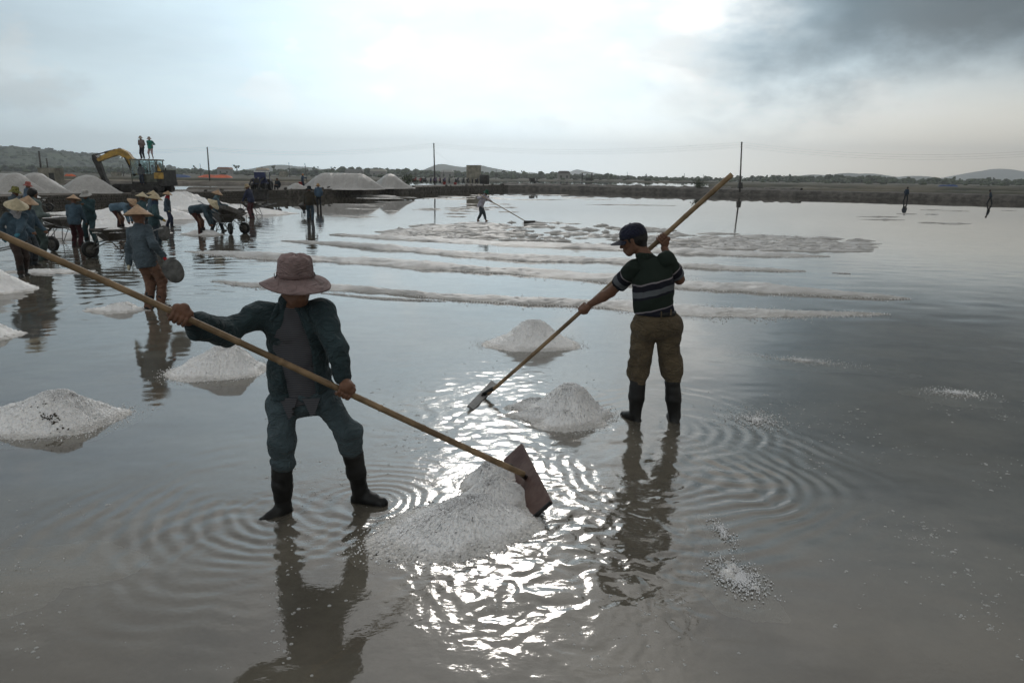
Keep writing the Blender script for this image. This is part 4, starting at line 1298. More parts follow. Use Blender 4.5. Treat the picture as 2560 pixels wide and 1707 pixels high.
def worker_front():
    root_w = (G(690, 1285) + G(905, 1258)) / 2
    root_w.z = 0
    root = empty('person', root_w)
    L = lambda u, v, y: P(u, v, y) - root_w
    E0, E1 = P(-140, 529, 3.22), P(1310, 1180, 4.33)
    def on_pole(u):
        # point of the pole seen at picture column u
        lo, hi = 0.0, 1.0
        for _ in range(40):
            m = (lo + hi) / 2
            w = lerp(E0, E1, m) - CAM
            uu = PW / 2 + FPX * w.dot(_r) / w.dot(_f)
            lo, hi = (m, hi) if uu < u else (lo, m)
        return lerp(E0, E1, lo)
    hl, hr = on_pole(448), on_pole(860)
    g1, g2 = G(692, 1283), G(900, 1258)
    J = {'pelvis': L(757, 985, 4.10), 'chest': L(738, 838, 4.12), 'neck': L(731, 768, 4.10), 'head': L(739, 713, 4.05),
         'shL': L(650, 782, 4.13), 'shR': L(806, 782, 4.09), 'hpL': L(712, 1005, 4.10), 'hpR': L(805, 998, 4.10),
         'knL': L(706, 1110, 3.97), 'knR': L(873, 1085, 4.02), 'anL': g1 + Vector((0.03, 0.03, 0.02)) - root_w, 'anR': g2 + Vector((0.0, 0.03, 0.05)) - root_w,
         'elL': L(560, 826, 3.94), 'elR': L(842, 872, 3.98)}
    J['toL'] = J['anL'] + Vector((-0.09, -0.10, -0.05))
    J['toR'] = J['anR'] + Vector((0.14, -0.04, -0.04))
    J['wrL'] = hl - root_w + (J['elL'] - (hl - root_w)).normalized() * 0.075 + Vector((0, 0.01, -0.01))
    J['wrR'] = hr - root_w + (J['elR'] - (hr - root_w)).normalized() * 0.075
    J['haL'], J['haR'] = hl - root_w, hr - root_w
    hu = Vector((0.06, -0.10, 0.99)).normalized()
    hf = Vector((0.50, -0.84, -0.20))
    J['hu'], J['hf'] = hu, (hf - hu * hf.dot(hu)).normalized()
    pax = (E1 - E0).normalized()
    ex = [grip(hl - root_w, pax, Vector((0.0, -0.55, 0.85)), J['wrL'], 1.08, 0.019, 1), grip(hr - root_w, -pax, Vector((0.35, -0.75, 0.35)), J['wrR'], 1.05, 0.020, -1)]
    s = 0.98
    jm, pm, im = cloth((0.029, 0.047, 0.052)), cloth((0.055, 0.078, 0.087)), None
    V = J
    ac = (V['shR'] - V['shL']).normalized()
    sp = (V['neck'] - V['pelvis']).normalized()
    fw = Vector((0.05, -1, 0.05)).normalized()
    vox = 0.0085
    B = [(V['pelvis'], V['chest'], 0.10, 0.11), (V['shL'], V['shR'], 0.05, 0.05), (V['chest'], V['neck'], 0.09, 0.055), (V['neck'], V['head'] - hf * 0.01 - hu * 0.04, 0.054, 0.052)]
    B += head_prims(V['head'], V['hf'], V['hu'], 1.0, True)
    for q in 'LR':
        B += [(V['sh' + q], V['el' + q], 0.046, 0.040), (V['el' + q], V['wr' + q], 0.038, 0.029), (V['hp' + q], V['kn' + q], 0.07, 0.05), (V['kn' + q], V['an' + q], 0.048, 0.036)]
    v, f = sdf(B, 0.0075, 0.018)
    for ev, ef in ex:
        f = np.concatenate([f, ef + len(v)])
        v = np.concatenate([v, ev])
    body = mesh_obj('body', v, f, SKIN, root)
    # inner shirt, thin grey stripes, hem tips hanging out
    m = bpy.data.materials.new('striped_shirt')
    m.use_nodes = True
    n = N(m.node_tree)
    b = m.node_tree.nodes['Principled BSDF']
    z = n.sep(n.new('ShaderNodeTexCoord').outputs['Object'])[2]
    wv = n.ramp(n.m('SINE', n.m('MULTIPLY', z, 2 * pi / 0.011)), 0.2, 0.9)
    m.node_tree.links.new(n.mix(wv, (0.040, 0.044, 0.052), (0.105, 0.098, 0.105)), b.inputs['Base Color'])
    b.inputs['Roughness'].default_value = 0.9
    W = [(V['pelvis'] - sp * 0.02, V['chest'], 0.116, 0.120), (V['pelvis'] + ac * 0.05, V['chest'] + ac * 0.05, 0.092, 0.095), (V['pelvis'] - ac * 0.05, V['chest'] - ac * 0.05, 0.092, 0.095),
         (V['chest'] + sp * 0.05, V['neck'], 0.095, 0.062), (V['shL'], V['shR'], 0.05, 0.05)]
    hp_ = V['pelvis'] - sp * 0.045
    v, f = sdf(W, vox, 0.04, 0.005, 26, 61, [(hp_, (-sp + ac * 0.25).normalized())], [(V['neck'] + fw * 0.09 + sp * 0.05, V['chest'] + fw * 0.155 + sp * 0.10, 0.045, 0.02)])
    mesh_obj('inner_shirt', v, f, m, root)
    for dx, ln in ((-0.055, 0.10), (0.085, 0.08)):       # loose shirt tails
        c = V['pelvis'] + ac * dx + fw * 0.128 - sp * 0.02
        tl = MB()
        for sg in (0, 1):
            tl.add([c - ac * 0.055 + sp * 0.03 + fw * 0.004 * sg, c + ac * 0.055 + sp * 0.03 + fw * 0.004 * sg, c + ac * 0.015 - sp * ln * 0.8 + fw * (0.012 + 0.004 * sg), c - ac * 0.01 - sp * ln + fw * (0.014 + 0.004 * sg)], [(0, 1, 2, 3)] if sg else [(3, 2, 1, 0)])
        tl.obj('shirt_tail', m, root)
    # open jacket
    W = [(V['pelvis'] + sp * 0.02, V['chest'], 0.130, 0.130), (V['pelvis'] + ac * 0.075, V['chest'] + ac * 0.068 + sp * 0.06, 0.104, 0.100), (V['pelvis'] - ac * 0.080, V['chest'] - ac * 0.078 + sp * 0.06, 0.108, 0.100),
         (V['shL'], V['shR'], 0.064, 0.062), (V['chest'] + sp * 0.05, V['neck'] + sp * 0.015, 0.098, 0.072), (V['pelvis'] - ac * 0.085 - sp * 0.06, V['pelvis'] - ac * 0.08 + sp * 0.1, 0.130, 0.108), (V['pelvis'] + ac * 0.08 - sp * 0.06, V['pelvis'] + ac * 0.075 + sp * 0.1, 0.124, 0.104)]
    W += [(V['shL'], V['elL'], 0.070, 0.068), (V['elL'], lerp(V['elL'], V['wrL'], 0.80), 0.066, 0.062), (V['elL'] - Vector((0, 0, 0.045)), lerp(V['elL'], V['wrL'], 0.78) - Vector((0, 0, 0.045)), 0.050, 0.052),
          (V['shR'], V['elR'], 0.070, 0.062), (V['elR'], lerp(V['elR'], V['wrR'], 0.92), 0.062, 0.046)]
    c0, c1 = V['neck'] + fw * 0.11 + ac * 0.0, V['pelvis'] + fw * 0.17 + ac * 0.035 - sp * 0.10
    v, f = sdf(W, vox, 0.036, 0.013, 16, 62, [(V['pelvis'] + sp * 0.0 - ac * 0.08, (-sp + ac * 0.10).normalized())], [(c0, lerp(c0, c1, 0.40), 0.060, 0.105), (lerp(c0, c1, 0.40), c1, 0.105, 0.105)])
    jk = mesh_obj('jacket', v, f, jm, root)
    for sg, a0, a1 in ((-1, -0.075, -0.115), (1, 0.075, 0.115)):          # collar wings
        cl = [(V['neck'] + ac * a0 * 0.75 + sp * 0.035 - fw * 0.02, V['neck'] + ac * a1 * 0.75 + fw * 0.065 - sp * 0.03, 0.022, 0.016), (V['neck'] + ac * a0 * 0.9 + fw * 0.03 + sp * 0.01, V['neck'] + ac * a1 + fw * 0.085 - sp * 0.065, 0.020, 0.010)]
        v, f = sdf(cl, 0.007, 0.02)
        mesh_obj('collar', v, f, jm, jk)
    for dx, dz in ((0.118, 0.21), (-0.03, -0.055), (-0.035, -0.085)):    # buttons
        c = V['pelvis'] + ac * dx + sp * dz + fw * 0.142
        MB().lathe([(0.001, 0.004), (0.007, 0.004), (0.008, 0.0)], 10, c, fw.to_track_quat('Z', 'Y').to_matrix()).obj('button', RUBBER, jk)
    # trousers bloused over the boots
    T = [(V['hpL'], V['hpR'], 0.098, 0.098), (V['pelvis'], V['pelvis'] + sp * 0.08, 0.110, 0.104), (V['hpL'] - ac * 0.015, V['knL'], 0.088, 0.075), (V['knL'], lerp(V['knL'], V['anL'], 0.24), 0.078, 0.068),
         (V['hpR'] + ac * 0.01, V['knR'], 0.088, 0.072), (V['knR'], lerp(V['knR'], V['anR'], 0.20), 0.076, 0.068)]
    v, f = sdf(T, vox, 0.030, 0.011, 14, 63)
    tr = mesh_obj('trousers', v, f, pm, root)
    for q in 'LR':
        a, b, t = lerp(V['kn' + q], V['an' + q], 0.24), V['an' + q], V['to' + q]
        d = (b - a).normalized()
        fd = (t - b)
        fd.z = 0
        fd.normalize()
        heel = b - fd * 0.03 - Vector((0, 0, 0.04))
        pr = [(a, lerp(a, b, 0.5), 0.066, 0.060), (lerp(a, b, 0.5), b, 0.059, 0.046), (heel, t, 0.038, 0.038), (b, lerp(b, t, 0.6), 0.046, 0.039)]
        v, f = sdf(pr, vox, 0.02, 0.004, 20, 64, [(a + d * 0.015, -d)])
        mesh_obj('boot', v, f, RUBBER, root)
    hm = cloth((0.235, 0.170, 0.163), 0.85, 0.3, 80)
    ht = bucket_hat(J, 1.0, hm, root, crown=0.102, top=0.135, brim=0.200, drop=0.040, n=72, tilt=-0.0, wave=0.013, up=0.045)
    M, c = hat_matrix(J, 1.0)
    bd = MB()
    bd.lathe([(0.1045, 0.010), (0.1075, 0.012), (0.1060, 0.030), (0.1035, 0.030)], 48, c + M @ Vector((0, 0, 0.045)), M)
    bd.obj('hat_band', cloth((0.17, 0.115, 0.11)), ht, True)
    for sg in (-1, 1):
        p0 = M @ Vector((0.106 * sg, -0.01, 0.05))
        cd_ = MB().tube([c + M @ Vector((0.105 * sg, 0.02, 0.03 + 0.045)), c + M @ Vector((0.115 * sg, 0.0, 0.03 + 0.02)), c + M @ Vector((0.112 * sg, -0.03, 0.03 + 0.04))], 0.0025, 6)
        cd_.obj('cord', RUBBER, ht, True)
    tag(root, 'worker in mauve wide-brimmed bucket hat and open teal jacket pushing a rake', 'person', 'workers on the salt pan')
    # the rake itself
    rk = empty('salt_rake', (E1.x, E1.y, 0))
    off = Vector((E1.x, E1.y, 0))
    bamboo_pole(E0 - off, E1 - off, 0.0155, 0.0205, rk, 11)
    bm_ = mat('red_brown_board', (0.095, 0.062, 0.052), 0.6, 0.35, 7, 0.2, 40, spec=0.25, col2=(0.06, 0.028, 0.024))
    n0, n1 = P(1306, 1110, 4.86), P(1379, 1254, 3.98)       # upper edge, far and near ends
    lowd = (P(1326, 1300, 4.0) - n1)
    lowd = lowd.normalized() * 0.19
    nn = (n1 - n0).cross(lowd).normalized()
    q = [n0, n1, n1 + lowd, n0 + lowd]
    bd = MB().prism([x - off for x in q], nn, 0.022)
    brd = bd.obj('board', bm_, rk)
    mid = (n0 + n1) / 2 + lowd * 0.45
    MB().tube([E1 - off - (E1 - E0).normalized() * 0.12, mid - off], 0.017, 10).obj('socket', RUBBER, rk, True)
    ed = MB().tube([q[1] - off + lowd * 0.02, q[2] - off - lowd * 0.02], 0.013, 6)
    ed.obj('edge_strip', RUBBER, brd)
    tag(rk, 'long bamboo salt rake with wide red-brown board pushed by the bucket-hat worker', 'rake', 'bamboo salt rakes')
worker_front()

def worker_polo():
    root_w = (G(1588, 1052) + G(1688, 1054)) / 2
    root_w.z = 0
    root = empty('person', root_w)
    L = lambda u, v, y: P(u, v, y) - root_w
    E0, E1 = P(1219, 984, 6.38), P(1832, 438, 5.88)
    def on_pole(u):
        lo, hi = 0.0, 1.0
        for _ in range(40):
            m = (lo + hi) / 2
            w = lerp(E0, E1, m) - CAM
            uu = PW / 2 + FPX * w.dot(_r) / w.dot(_f)
            lo, hi = (m, hi) if uu < u else (lo, m)
        return lerp(E0, E1, lo)
    hl, hr = on_pole(1459), on_pole(1656)
    g1, g2 = G(1588, 1050), G(1688, 1053)
    V = {'pelvis': L(1638, 798, 5.76), 'chest': L(1634, 712, 5.77), 'neck': L(1614, 643, 5.80), 'head': L(1584, 602, 5.83),
         'shL': L(1583, 674, 5.83), 'shR': L(1668, 656, 5.76), 'hpL': L(1613, 815, 5.76), 'hpR': L(1666, 815, 5.76),
         'knL': L(1598, 905, 5.84), 'knR': L(1678, 905, 5.83), 'anL': g1 + Vector((0, 0.02, 0.035)) - root_w, 'anR': g2 + Vector((-0.005, 0.02, 0.035)) - root_w,
         'elL': L(1527, 730, 6.00), 'elR': L(1698, 698, 5.84)}
    V['toL'] = V['anL'] + Vector((-0.07, 0.12, -0.045))
    V['toR'] = V['anR'] + Vector((0.0, 0.14, -0.045))
    V['wrL'] = hl - root_w + (V['elL'] - (hl - root_w)).normalized() * 0.075
    V['wrR'] = hr - root_w + Vector((0.02, 0.0, -0.085))
    hu = Vector((-0.30, 0.02, 0.95)).normalized()
    hf = Vector((-0.88, 0.30, -0.42))
    V['hu'], V['hf'] = hu, (hf - hu * hf.dot(hu)).normalized()
    pax = (E1 - E0).normalized()
    ex = [grip(hl - root_w, -pax, Vector((-0.35, -0.8, 0.35)), V['wrL'], 1.0, 0.019, 1), grip(hr - root_w, pax, Vector((0.65, -0.5, 0.1)), V['wrR'], 1.0, 0.019, -1)]
    ac = (V['shR'] - V['shL']).normalized()
    sp = (V['neck'] - V['pelvis']).normalized()
    vox = 0.0085
    B = [(V['pelvis'], V['chest'], 0.10, 0.11), (V['shL'], V['shR'], 0.05, 0.05), (V['chest'], V['neck'], 0.09, 0.055), (V['neck'], V['head'] - V['hf'] * 0.02 - hu * 0.03, 0.056, 0.056)]
    B += head_prims(V['head'], V['hf'], hu, 1.0, True)
    for q in 'LR':
        B += [(V['sh' + q], V['el' + q], 0.050, 0.043), (V['el' + q], lerp(V['el' + q], V['wr' + q], 0.35), 0.043, 0.044), (lerp(V['el' + q], V['wr' + q], 0.35), V['wr' + q], 0.044, 0.029), (V['hp' + q], V['kn' + q], 0.07, 0.05), (V['kn' + q], V['an' + q], 0.048, 0.036)]
    v, f = sdf(B, 0.0075, 0.018)
    for ev, ef in ex:
        f = np.concatenate([f, ef + len(v)])
        v = np.concatenate([v, ev])
    mesh_obj('body', v, f, SKIN, root)
    # polo shirt: the stripes follow a distance measured down from the collar
    m = bpy.data.materials.new('striped_polo')
    m.use_nodes = True
    n = N(m.node_tree)
    b = m.node_tree.nodes['Principled BSDF']
    at = n.new('ShaderNodeAttribute', attribute_name='down')
    tc = n.new('ShaderNodeTexCoord').outputs['Object']
    t = n.m('ADD', at.outputs['Fac'], n.m('MULTIPLY', n.m('SUBTRACT', n.noise(tc, 9, 2, 0.5), 0.5), 0.030))
    rp = n.new('ShaderNodeValToRGB')
    rp.color_ramp.interpolation = 'CONSTANT'
    green, navy, white, grey = (0.013, 0.022, 0.016, 1), (0.009, 0.010, 0.018, 1), (0.25, 0.225, 0.24, 1), (0.11, 0.12, 0.13, 1)
    stops = [(0.0, green), (0.205, white), (0.216, navy), (0.268, grey), (0.315, navy), (0.335, green), (0.430, white), (0.440, navy), (0.492, grey), (0.53, navy), (0.55, green)]
    for i, (pp, c) in enumerate(stops):
        e = rp.color_ramp.elements[i] if i < 2 else rp.color_ramp.elements.new(pp)
        e.position, e.color = pp, c
    m.node_tree.links.new(t, rp.inputs[0])
    fz = n.noise(tc, 40, 4, 0.6)
    m.node_tree.links.new(n.mix(n.m('MULTIPLY', fz, 0.35), rp.outputs[0], (0.02, 0.02, 0.02)), b.inputs['Base Color'])
    b.inputs['Roughness'].default_value = 0.85
    b.inputs['Specular IOR Level'].default_value = 0.15
    W = [(V['pelvis'] + sp * 0.02, V['chest'], 0.125, 0.135), (V['pelvis'] + ac * 0.045, V['chest'] + ac * 0.065 + sp * 0.05, 0.108, 0.108), (V['pelvis'] - ac * 0.045, V['chest'] - ac * 0.065 + sp * 0.05, 0.108, 0.108),
         (V['shL'], V['shR'], 0.070, 0.068), (V['chest'] + sp * 0.06, V['neck'] - sp * 0.01, 0.10, 0.066), (V['pelvis'] + sp * 0.07, V['pelvis'] + sp * 0.12, 0.136, 0.134)]
    dn = -(Vector((-0.27, 0, 0.96)).normalized())
    v, f = sdf(W, vox, 0.045, 0.009, 15, 71, [(V['pelvis'] + sp * 0.045, Vector((0, 0, -1)))])
    top = V['neck'] + Vector((0.05, 0, 0))
    d = np.clip((v - np.array(top)) @ np.array(dn) + 0.03, 0.001, 1)
    sh = mesh_obj('shirt', v, f, m, root, attr={'down': d})
    for q, fr in (('L', 0.66), ('R', 0.80)):
        a, e = V['sh' + q], lerp(V['sh' + q], V['el' + q], fr)
        dr = (e - a).normalized()
        v, f = sdf([(a - dr * 0.02, e + dr * 0.05, 0.078, 0.068)], vox, 0.02, 0.005, 24, 72, [(e, dr)])
        d = np.clip((v - np.array(a)) @ np.array(dr), 0, 1) + 0.135
        mesh_obj('sleeve', v, f, m, sh, attr={'down': d})
    gm = cloth((0.013, 0.022, 0.016))
    v, f = sdf([(V['neck'] - sp * 0.005, V['neck'] + sp * 0.028 - ac * 0.012, 0.070, 0.066)], 0.007, 0.01, 0.002, 20, 3, [(V['neck'] + sp * 0.04, (sp + ac * 0.3).normalized())])
    mesh_obj('collar', v, f, gm, sh)
    # trousers, belt, boots
    km = cloth((0.105, 0.081, 0.051), 0.9, 0.4, 55)
    T = [(V['hpL'], V['hpR'], 0.118, 0.118), (V['pelvis'], V['pelvis'] + Vector((0, 0, 0.10)), 0.122, 0.118), (V['pelvis'] + ac * 0.04, V['pelvis'] + ac * 0.045 + Vector((0, 0, 0.08)), 0.105, 0.100), (V['pelvis'] - ac * 0.04, V['pelvis'] - ac * 0.045 + Vector((0, 0, 0.08)), 0.105, 0.100)]
    for q, sg in (('L', -1), ('R', 1)):
        k2 = lerp(V['kn' + q], V['an' + q], 0.16)
        T += [(V['hp' + q] + ac * 0.012 * sg, V['kn' + q], 0.102, 0.088), (V['kn' + q], k2, 0.090, 0.088), (k2, lerp(V['kn' + q], V['an' + q], 0.33), 0.080, 0.066)]
    v, f = sdf(T, vox, 0.028, 0.011, 14, 73, [(V['pelvis'] + Vector((0, 0, 0.075)), Vector((0, 0, 1)))])
    tr = mesh_obj('trousers', v, f, km, root)
    bz = V['pelvis'] + Vector((0, 0, 0.062))
    v, f = sdf([(bz - ac * 0.05, bz + ac * 0.05, 0.119, 0.119), (bz - ac * 0.0, bz + ac * 0.01, 0.136, 0.136)], 0.008, 0.03, 0, 1, 0, [(bz + Vector((0, 0, 0.019)), Vector((0, 0, 1))), (bz - Vector((0, 0, 0.019)), Vector((0, 0, -1)))])
    mesh_obj('belt', v, f, RUBBER, tr)
    for dx in (-0.045, 0.02, 0.10):
        MB().box(bz + ac * dx + Vector((0, -0.134 + abs(dx) * 0.12, 0)), (0.010, 0.012, 0.05)).obj('belt_loop', km, tr)
    pk = V['pelvis'] + ac * 0.075 + Vector((0, -0.112, -0.045))
    MB().tube([pk + ac * x + Vector((0, 0.0, 0.018 * (x / 0.05) ** 2)) for x in (-0.05, -0.025, 0, 0.025, 0.05)], 0.004, 6).obj('pocket_welt', km, tr, True)
    for q in 'LR':
        a, bb, t_ = lerp(V['kn' + q], V['an' + q], 0.30), V['an' + q], V['to' + q]
        d = (bb - a).normalized()
        fd = (t_ - bb)
        fd.z = 0
        fd.normalize()
        heel = bb - fd * 0.035 - Vector((0, 0, 0.045))
        pr = [(a, lerp(a, bb, 0.5), 0.068, 0.066), (lerp(a, bb, 0.5), bb, 0.065, 0.050), (heel, t_, 0.042, 0.042), (bb, lerp(bb, t_, 0.6), 0.050, 0.043)]
        v, f = sdf(pr, vox, 0.02, 0.003, 20, 74, [(a + d * 0.015, -d)])
        mesh_obj('boot', v, f, RUBBER, root)
    # hair and cap
    c, hf_, hu_ = V['head'], V['hf'], hu
    v, f = sdf([(c + hu_ * 0.035 - hf_ * 0.02, c + hu_ * 0.04, 0.096, 0.090), (c - hf_ * 0.045, c - hf_ * 0.050 - hu_ * 0.055, 0.062, 0.048)], 0.008, 0.03, 0.003, 60, 5, [(c + hf_ * 0.03 - hu_ * 0.005, (hf_ * 0.9 - hu_ * 0.1).normalized()), (c - hu_ * 0.075, -hu_)])
    mesh_obj('hair', v, f, HAIR, root)
    nv = cloth((0.016, 0.018, 0.034), 0.8, 0.25, 90)
    r_ = hf_.cross(hu_).normalized()
    M = Matrix((r_, hf_, hu_)).transposed()
    cp = MB()
    prof = [(0.001, 0.108), (0.04, 0.104), (0.07, 0.090), (0.092, 0.062), (0.101, 0.028), (0.103, 0.0), (0.096, -0.002), (0.09, 0.03)]
    cp.lathe(prof, 40, c + M @ Vector((0, -0.008, 0.036)), M, wob=lambda r, z, a: (r * (1.0 + 0.10 * abs(sin(a)) - 0.02 * cos(2 * a)), z))
    cap = cp.obj('cap', nv, root, True)
    vb = MB()
    vs, fs = [], []
    na, nr = 15, 7
    for sdz in (0, 1):
        for i in range(nr):
            for j in range(na):
                a = lerp(-1.15, 1.15, j / (na - 1))
                rr = lerp(0.098, 0.098 + 0.085 * (cos(a * 1.15) ** 0.7 if abs(a) < 1.3 else 0), i / (nr - 1))
                vs.append(c + M @ Vector((sin(a) * rr * 0.92, cos(a) * rr * 1.05, 0.038 - 0.018 * (i / (nr - 1)) - 0.018 * (a / 1.15) ** 2 - 0.005 * sdz)))
    for sdz in (0, 1):
        for i in range(nr - 1):
            for j in range(na - 1):
                k = sdz * na * nr + i * na + j
                qd = (k, k + 1, k + na + 1, k + na)
                fs.append(qd if sdz else qd[::-1])
    e = (nr - 1) * na
    fs += [(e + j, e + j + 1, na * nr + e + j + 1, na * nr + e + j) for j in range(na - 1)]
    vb.add(vs, fs).obj('visor', nv, cap, True)
    MB().lathe([(0.001, 0.008), (0.006, 0.006), (0.008, 0.0)], 10, c + M @ Vector((0, -0.008, 0.143)), M).obj('cap_button', nv, cap, True)
    tag(root, 'man in navy cap and green striped polo raking with his back turned', 'person', 'workers on the salt pan')
    rk = empty('salt_rake', (E0.x, E0.y, 0))
    off = Vector((E0.x, E0.y, 0))
    bamboo_pole(E0 - off, E1 - off, 0.0165, 0.0215, rk, 8)
    gm = mat('grey_board', (0.24, 0.235, 0.225), 0.5, 0.2, 8, 0.1, 40)
    a0, a1 = G(1184, 1025), G(1242, 962)
    a0.z = a1.z = 0.0
    up = Vector((-0.058, 0.015, 0.034))
    nn = (a1 - a0).cross(up).normalized()
    brd = MB().prism([x - off for x in (a0, a1, a1 + up, a0 + up)], nn, 0.02).obj('board', gm, rk)
    mid = (a0 + a1) / 2 + up * 0.5
    MB().tube([E0 - off + pax * 0.08, mid - off], 0.021, 10).obj('socket', RUBBER, rk, True)
    MB().tube([lerp(a0, a1, 0.42) - off + up * 0.5, mid - off, lerp(a0, a1, 0.58) - off + up * 0.5], 0.016, 8).obj('clamp', RUBBER, rk, True)
    tag(rk, 'long wooden salt rake with pale grey blade held by the man in the striped polo', 'rake', 'bamboo salt rakes')
worker_polo()

# ------------------------------------------------------------------ wheelbarrows
STEEL = mat('worn_steel', (0.085, 0.085, 0.08), 0.55, 0.4, 6, 0.2, 30, metal=0.3, col2=(0.05, 0.04, 0.03))
STEEL_L = mat('galvanised_steel', (0.24, 0.25, 0.25), 0.45, 0.25, 9, metal=0.6)
GLOVE_Y = cloth((0.42, 0.27, 0.05))
GLOVE_W = cloth((0.42, 0.38, 0.28))
GLOVE_R = cloth((0.42, 0.03, 0.035))
GLOVE_B = cloth((0.05, 0.18, 0.24))
def barrow_parts(root):
    # local frame: x towards the wheel, handles at -x
    t = MB()
    tp = [(-0.42, -0.33), (0.46, -0.29), (0.46, 0.29), (-0.42, 0.33)]
    bt = [(-0.20, -0.20), (0.20, -0.17), (0.20, 0.17), (-0.20, 0.20)]
    vs = [(x, y, 0.66) for x, y in tp] + [(x, y, 0.38) for x, y in bt] + [(x * 0.97, y * 0.97, 0.655) for x, y in tp] + [(x * 0.94, y * 0.94, 0.395) for x, y in bt]
    t.add(vs, [(0, 1, 5, 4), (1, 2, 6, 5), (2, 3, 7, 6), (3, 0, 4, 7), (7, 6, 5, 4), (9, 8, 12, 13), (10, 9, 13, 14), (11, 10, 14, 15), (8, 11, 15, 12), (12, 15, 14, 13), (0, 8, 9, 1), (1, 9, 10, 2), (2, 10, 11, 3), (3, 11, 8, 0)])
    tr = t.obj('tray', STEEL, root)
    MB().tube([Vector((x, y, 0.66)) for x, y in tp + tp[:1]], 0.012, 6).obj('rim', STEEL, tr)
    w = MB()
    n = 24
    c = Vector((0.62, 0, 0.20))
    RX = Matrix.Rotation(pi / 2, 3, 'X')
    w.lathe([(0.12, -0.035), (0.175, -0.05), (0.198, -0.025), (0.198, 0.025), (0.175, 0.05), (0.12, 0.035), (0.12, -0.035)], n, c, RX)
    wh = w.obj('wheel', RUBBER, root, True)
    MB().lathe([(0.001, -0.04), (0.05, -0.04), (0.125, -0.02), (0.125, 0.02), (0.05, 0.04), (0.001, 0.04)], n, c, RX).obj('hub', STEEL, wh, True)
    for sg in (-1, 1):
        MB().tube([(0.62, 0.075 * sg, 0.20), (0.30, 0.15 * sg, 0.36), (-0.35, 0.24 * sg, 0.44), (-0.95, 0.29 * sg, 0.62), (-1.08, 0.29 * sg, 0.63)], 0.016, 8).obj('handle', STEEL_L, root, True)
        MB().tube([(-0.22, 0.20 * sg, 0.42), (-0.34, 0.26 * sg, 0.02), (-0.30, 0.26 * sg, 0.015), (0.05, 0.18 * sg, 0.38)], 0.012, 6).obj('leg', STEEL, root, True)
        MB().tube([(0.62, 0.09 * sg, 0.20), (0.48, 0.2 * sg, 0.60)], 0.010, 6).obj('brace', STEEL, root, True)
    MB().tube([(0.66, -0.14, 0.20), (0.66, 0.14, 0.20)], 0.012, 6).obj('axle', STEEL, root, True)
    MB().tube([(-0.325, -0.25, 0.10), (-0.325, 0.25, 0.10)], 0.010, 6).obj('cross_bar', STEEL, root, True)
def barrow(u, v, rz, label, pitch=0.0, load=0.0, s=1.0, loc=None, load_label=''):
    """the wheel touches the ground at picture point (u, v)"""
    g = G(u, v) if loc is None else Vector(loc)
    a = radians(rz)
    root = empty('wheelbarrow')
    c = g - Vector((cos(a), sin(a), 0)) * 0.62 * s
    M = Matrix.Translation(g) @ Matrix.Rotation(a, 4, 'Z') @ Matrix.Rotation(pitch, 4, 'Y') @ Matrix.Scale(s, 4) @ Matrix.Translation((-0.62, 0, 0))
    root.matrix_world = M
    barrow_parts(root)
    tag(root, label, 'wheelbarrow', 'wheelbarrows used by the salt workers')
    if load:
        o = heap('salt_load', (0, 0), 0.40, 0.27, load, 0, int(u) + 5, 0.02, under=0.05, jit=0.006, m=SALT)
        o.matrix_world = M @ Matrix.Translation((0.02, 0, 0.60))
        tag(o, load_label, 'salt', 'salt heaped in wheelbarrows')
    return root
barrow(134, 629, -18, 'loaded steel wheelbarrow beside the masked worker at the picture edge', 0.0, 0.20, 1.0, load_label='salt heaped in the wheelbarrow next to the masked worker')
barrow(228, 645, 236, 'steel wheelbarrow nose-on in front of the worker in the white floppy hat', 0.0, 0.10, 1.0, load_label='little salt in the wheelbarrow before the white floppy hat')
barrow(197, 598, 82, 'wheelbarrow hidden behind the legs of the worker in dark floral trousers', 0.0, 0, 1.0)
barrow(609, 584, -12, 'tipped wheelbarrow pushed by the worker with the pale scarf', 0.28, 0, 1.0)
barrow(577, 587, -55, 'parked wheelbarrow between the bending worker and the tipped one', 0.0, 0, 1.0)
barrow(603, 541, 172, 'wheelbarrow of the worker in floral trousers by the loader bucket', 0.0, 0.1, 1.0, load_label='salt in the wheelbarrow by the loader bucket')
barrow(777, 536, 92, 'wheelbarrow pushed away by the man in the brown jacket', -0.15, 0, 1.0)
barrow(126, 528, 10, 'distant wheelbarrow with a white load at the wall foot', 0.0, 0.2, 1.0, load_label='white salt in the distant wheelbarrow at the wall foot')
gp = P(-62, 640, 14.6)
barrow(0, 0, 214, 'wheelbarrow mostly cut off by the picture edge, held by the masked worker', -0.1, 0, 1.0, loc=(gp.x - 0.75, gp.y - 0.5, 0))

BASIN = mat('dull_basin', (0.11, 0.11, 0.105), 0.65, 0.3, 9, 0.2, 30)
def scoop(c, n_dir, up, R, label):
    """round shallow steel basin carried on edge"""
    q = n_dir.normalized()
    r = up.cross(q).normalized()
    M = Matrix((r, q.cross(r), q)).transposed()
    root = empty('steel_basin', (c.x, c.y, c.z))
    MB().lathe([(0.001, 0.030), (R * 0.6, 0.027), (R * 0.9, 0.012), (R, 0.0), (R * 1.03, -0.004), (R * 0.97, -0.006), (R * 0.86, 0.008), (R * 0.58, 0.020), (0.001, 0.022)], 32, (0, 0, 0), M, wob=lambda rr, z, a: (rr * (1 - 0.14 * cos(2 * a) + 0.05 * sin(a)), z)).obj('bowl', BASIN, root, True)
    MB().tube([M @ Vector((R * 1.05 * cos(a), R * 1.05 * sin(a), 0)) for a in np.linspace(1.2, 1.95, 6)] , 0.012, 6).obj('grip', STEEL, root, True)
    return tag(root, label, 'basin', 'steel basins carried by workers')

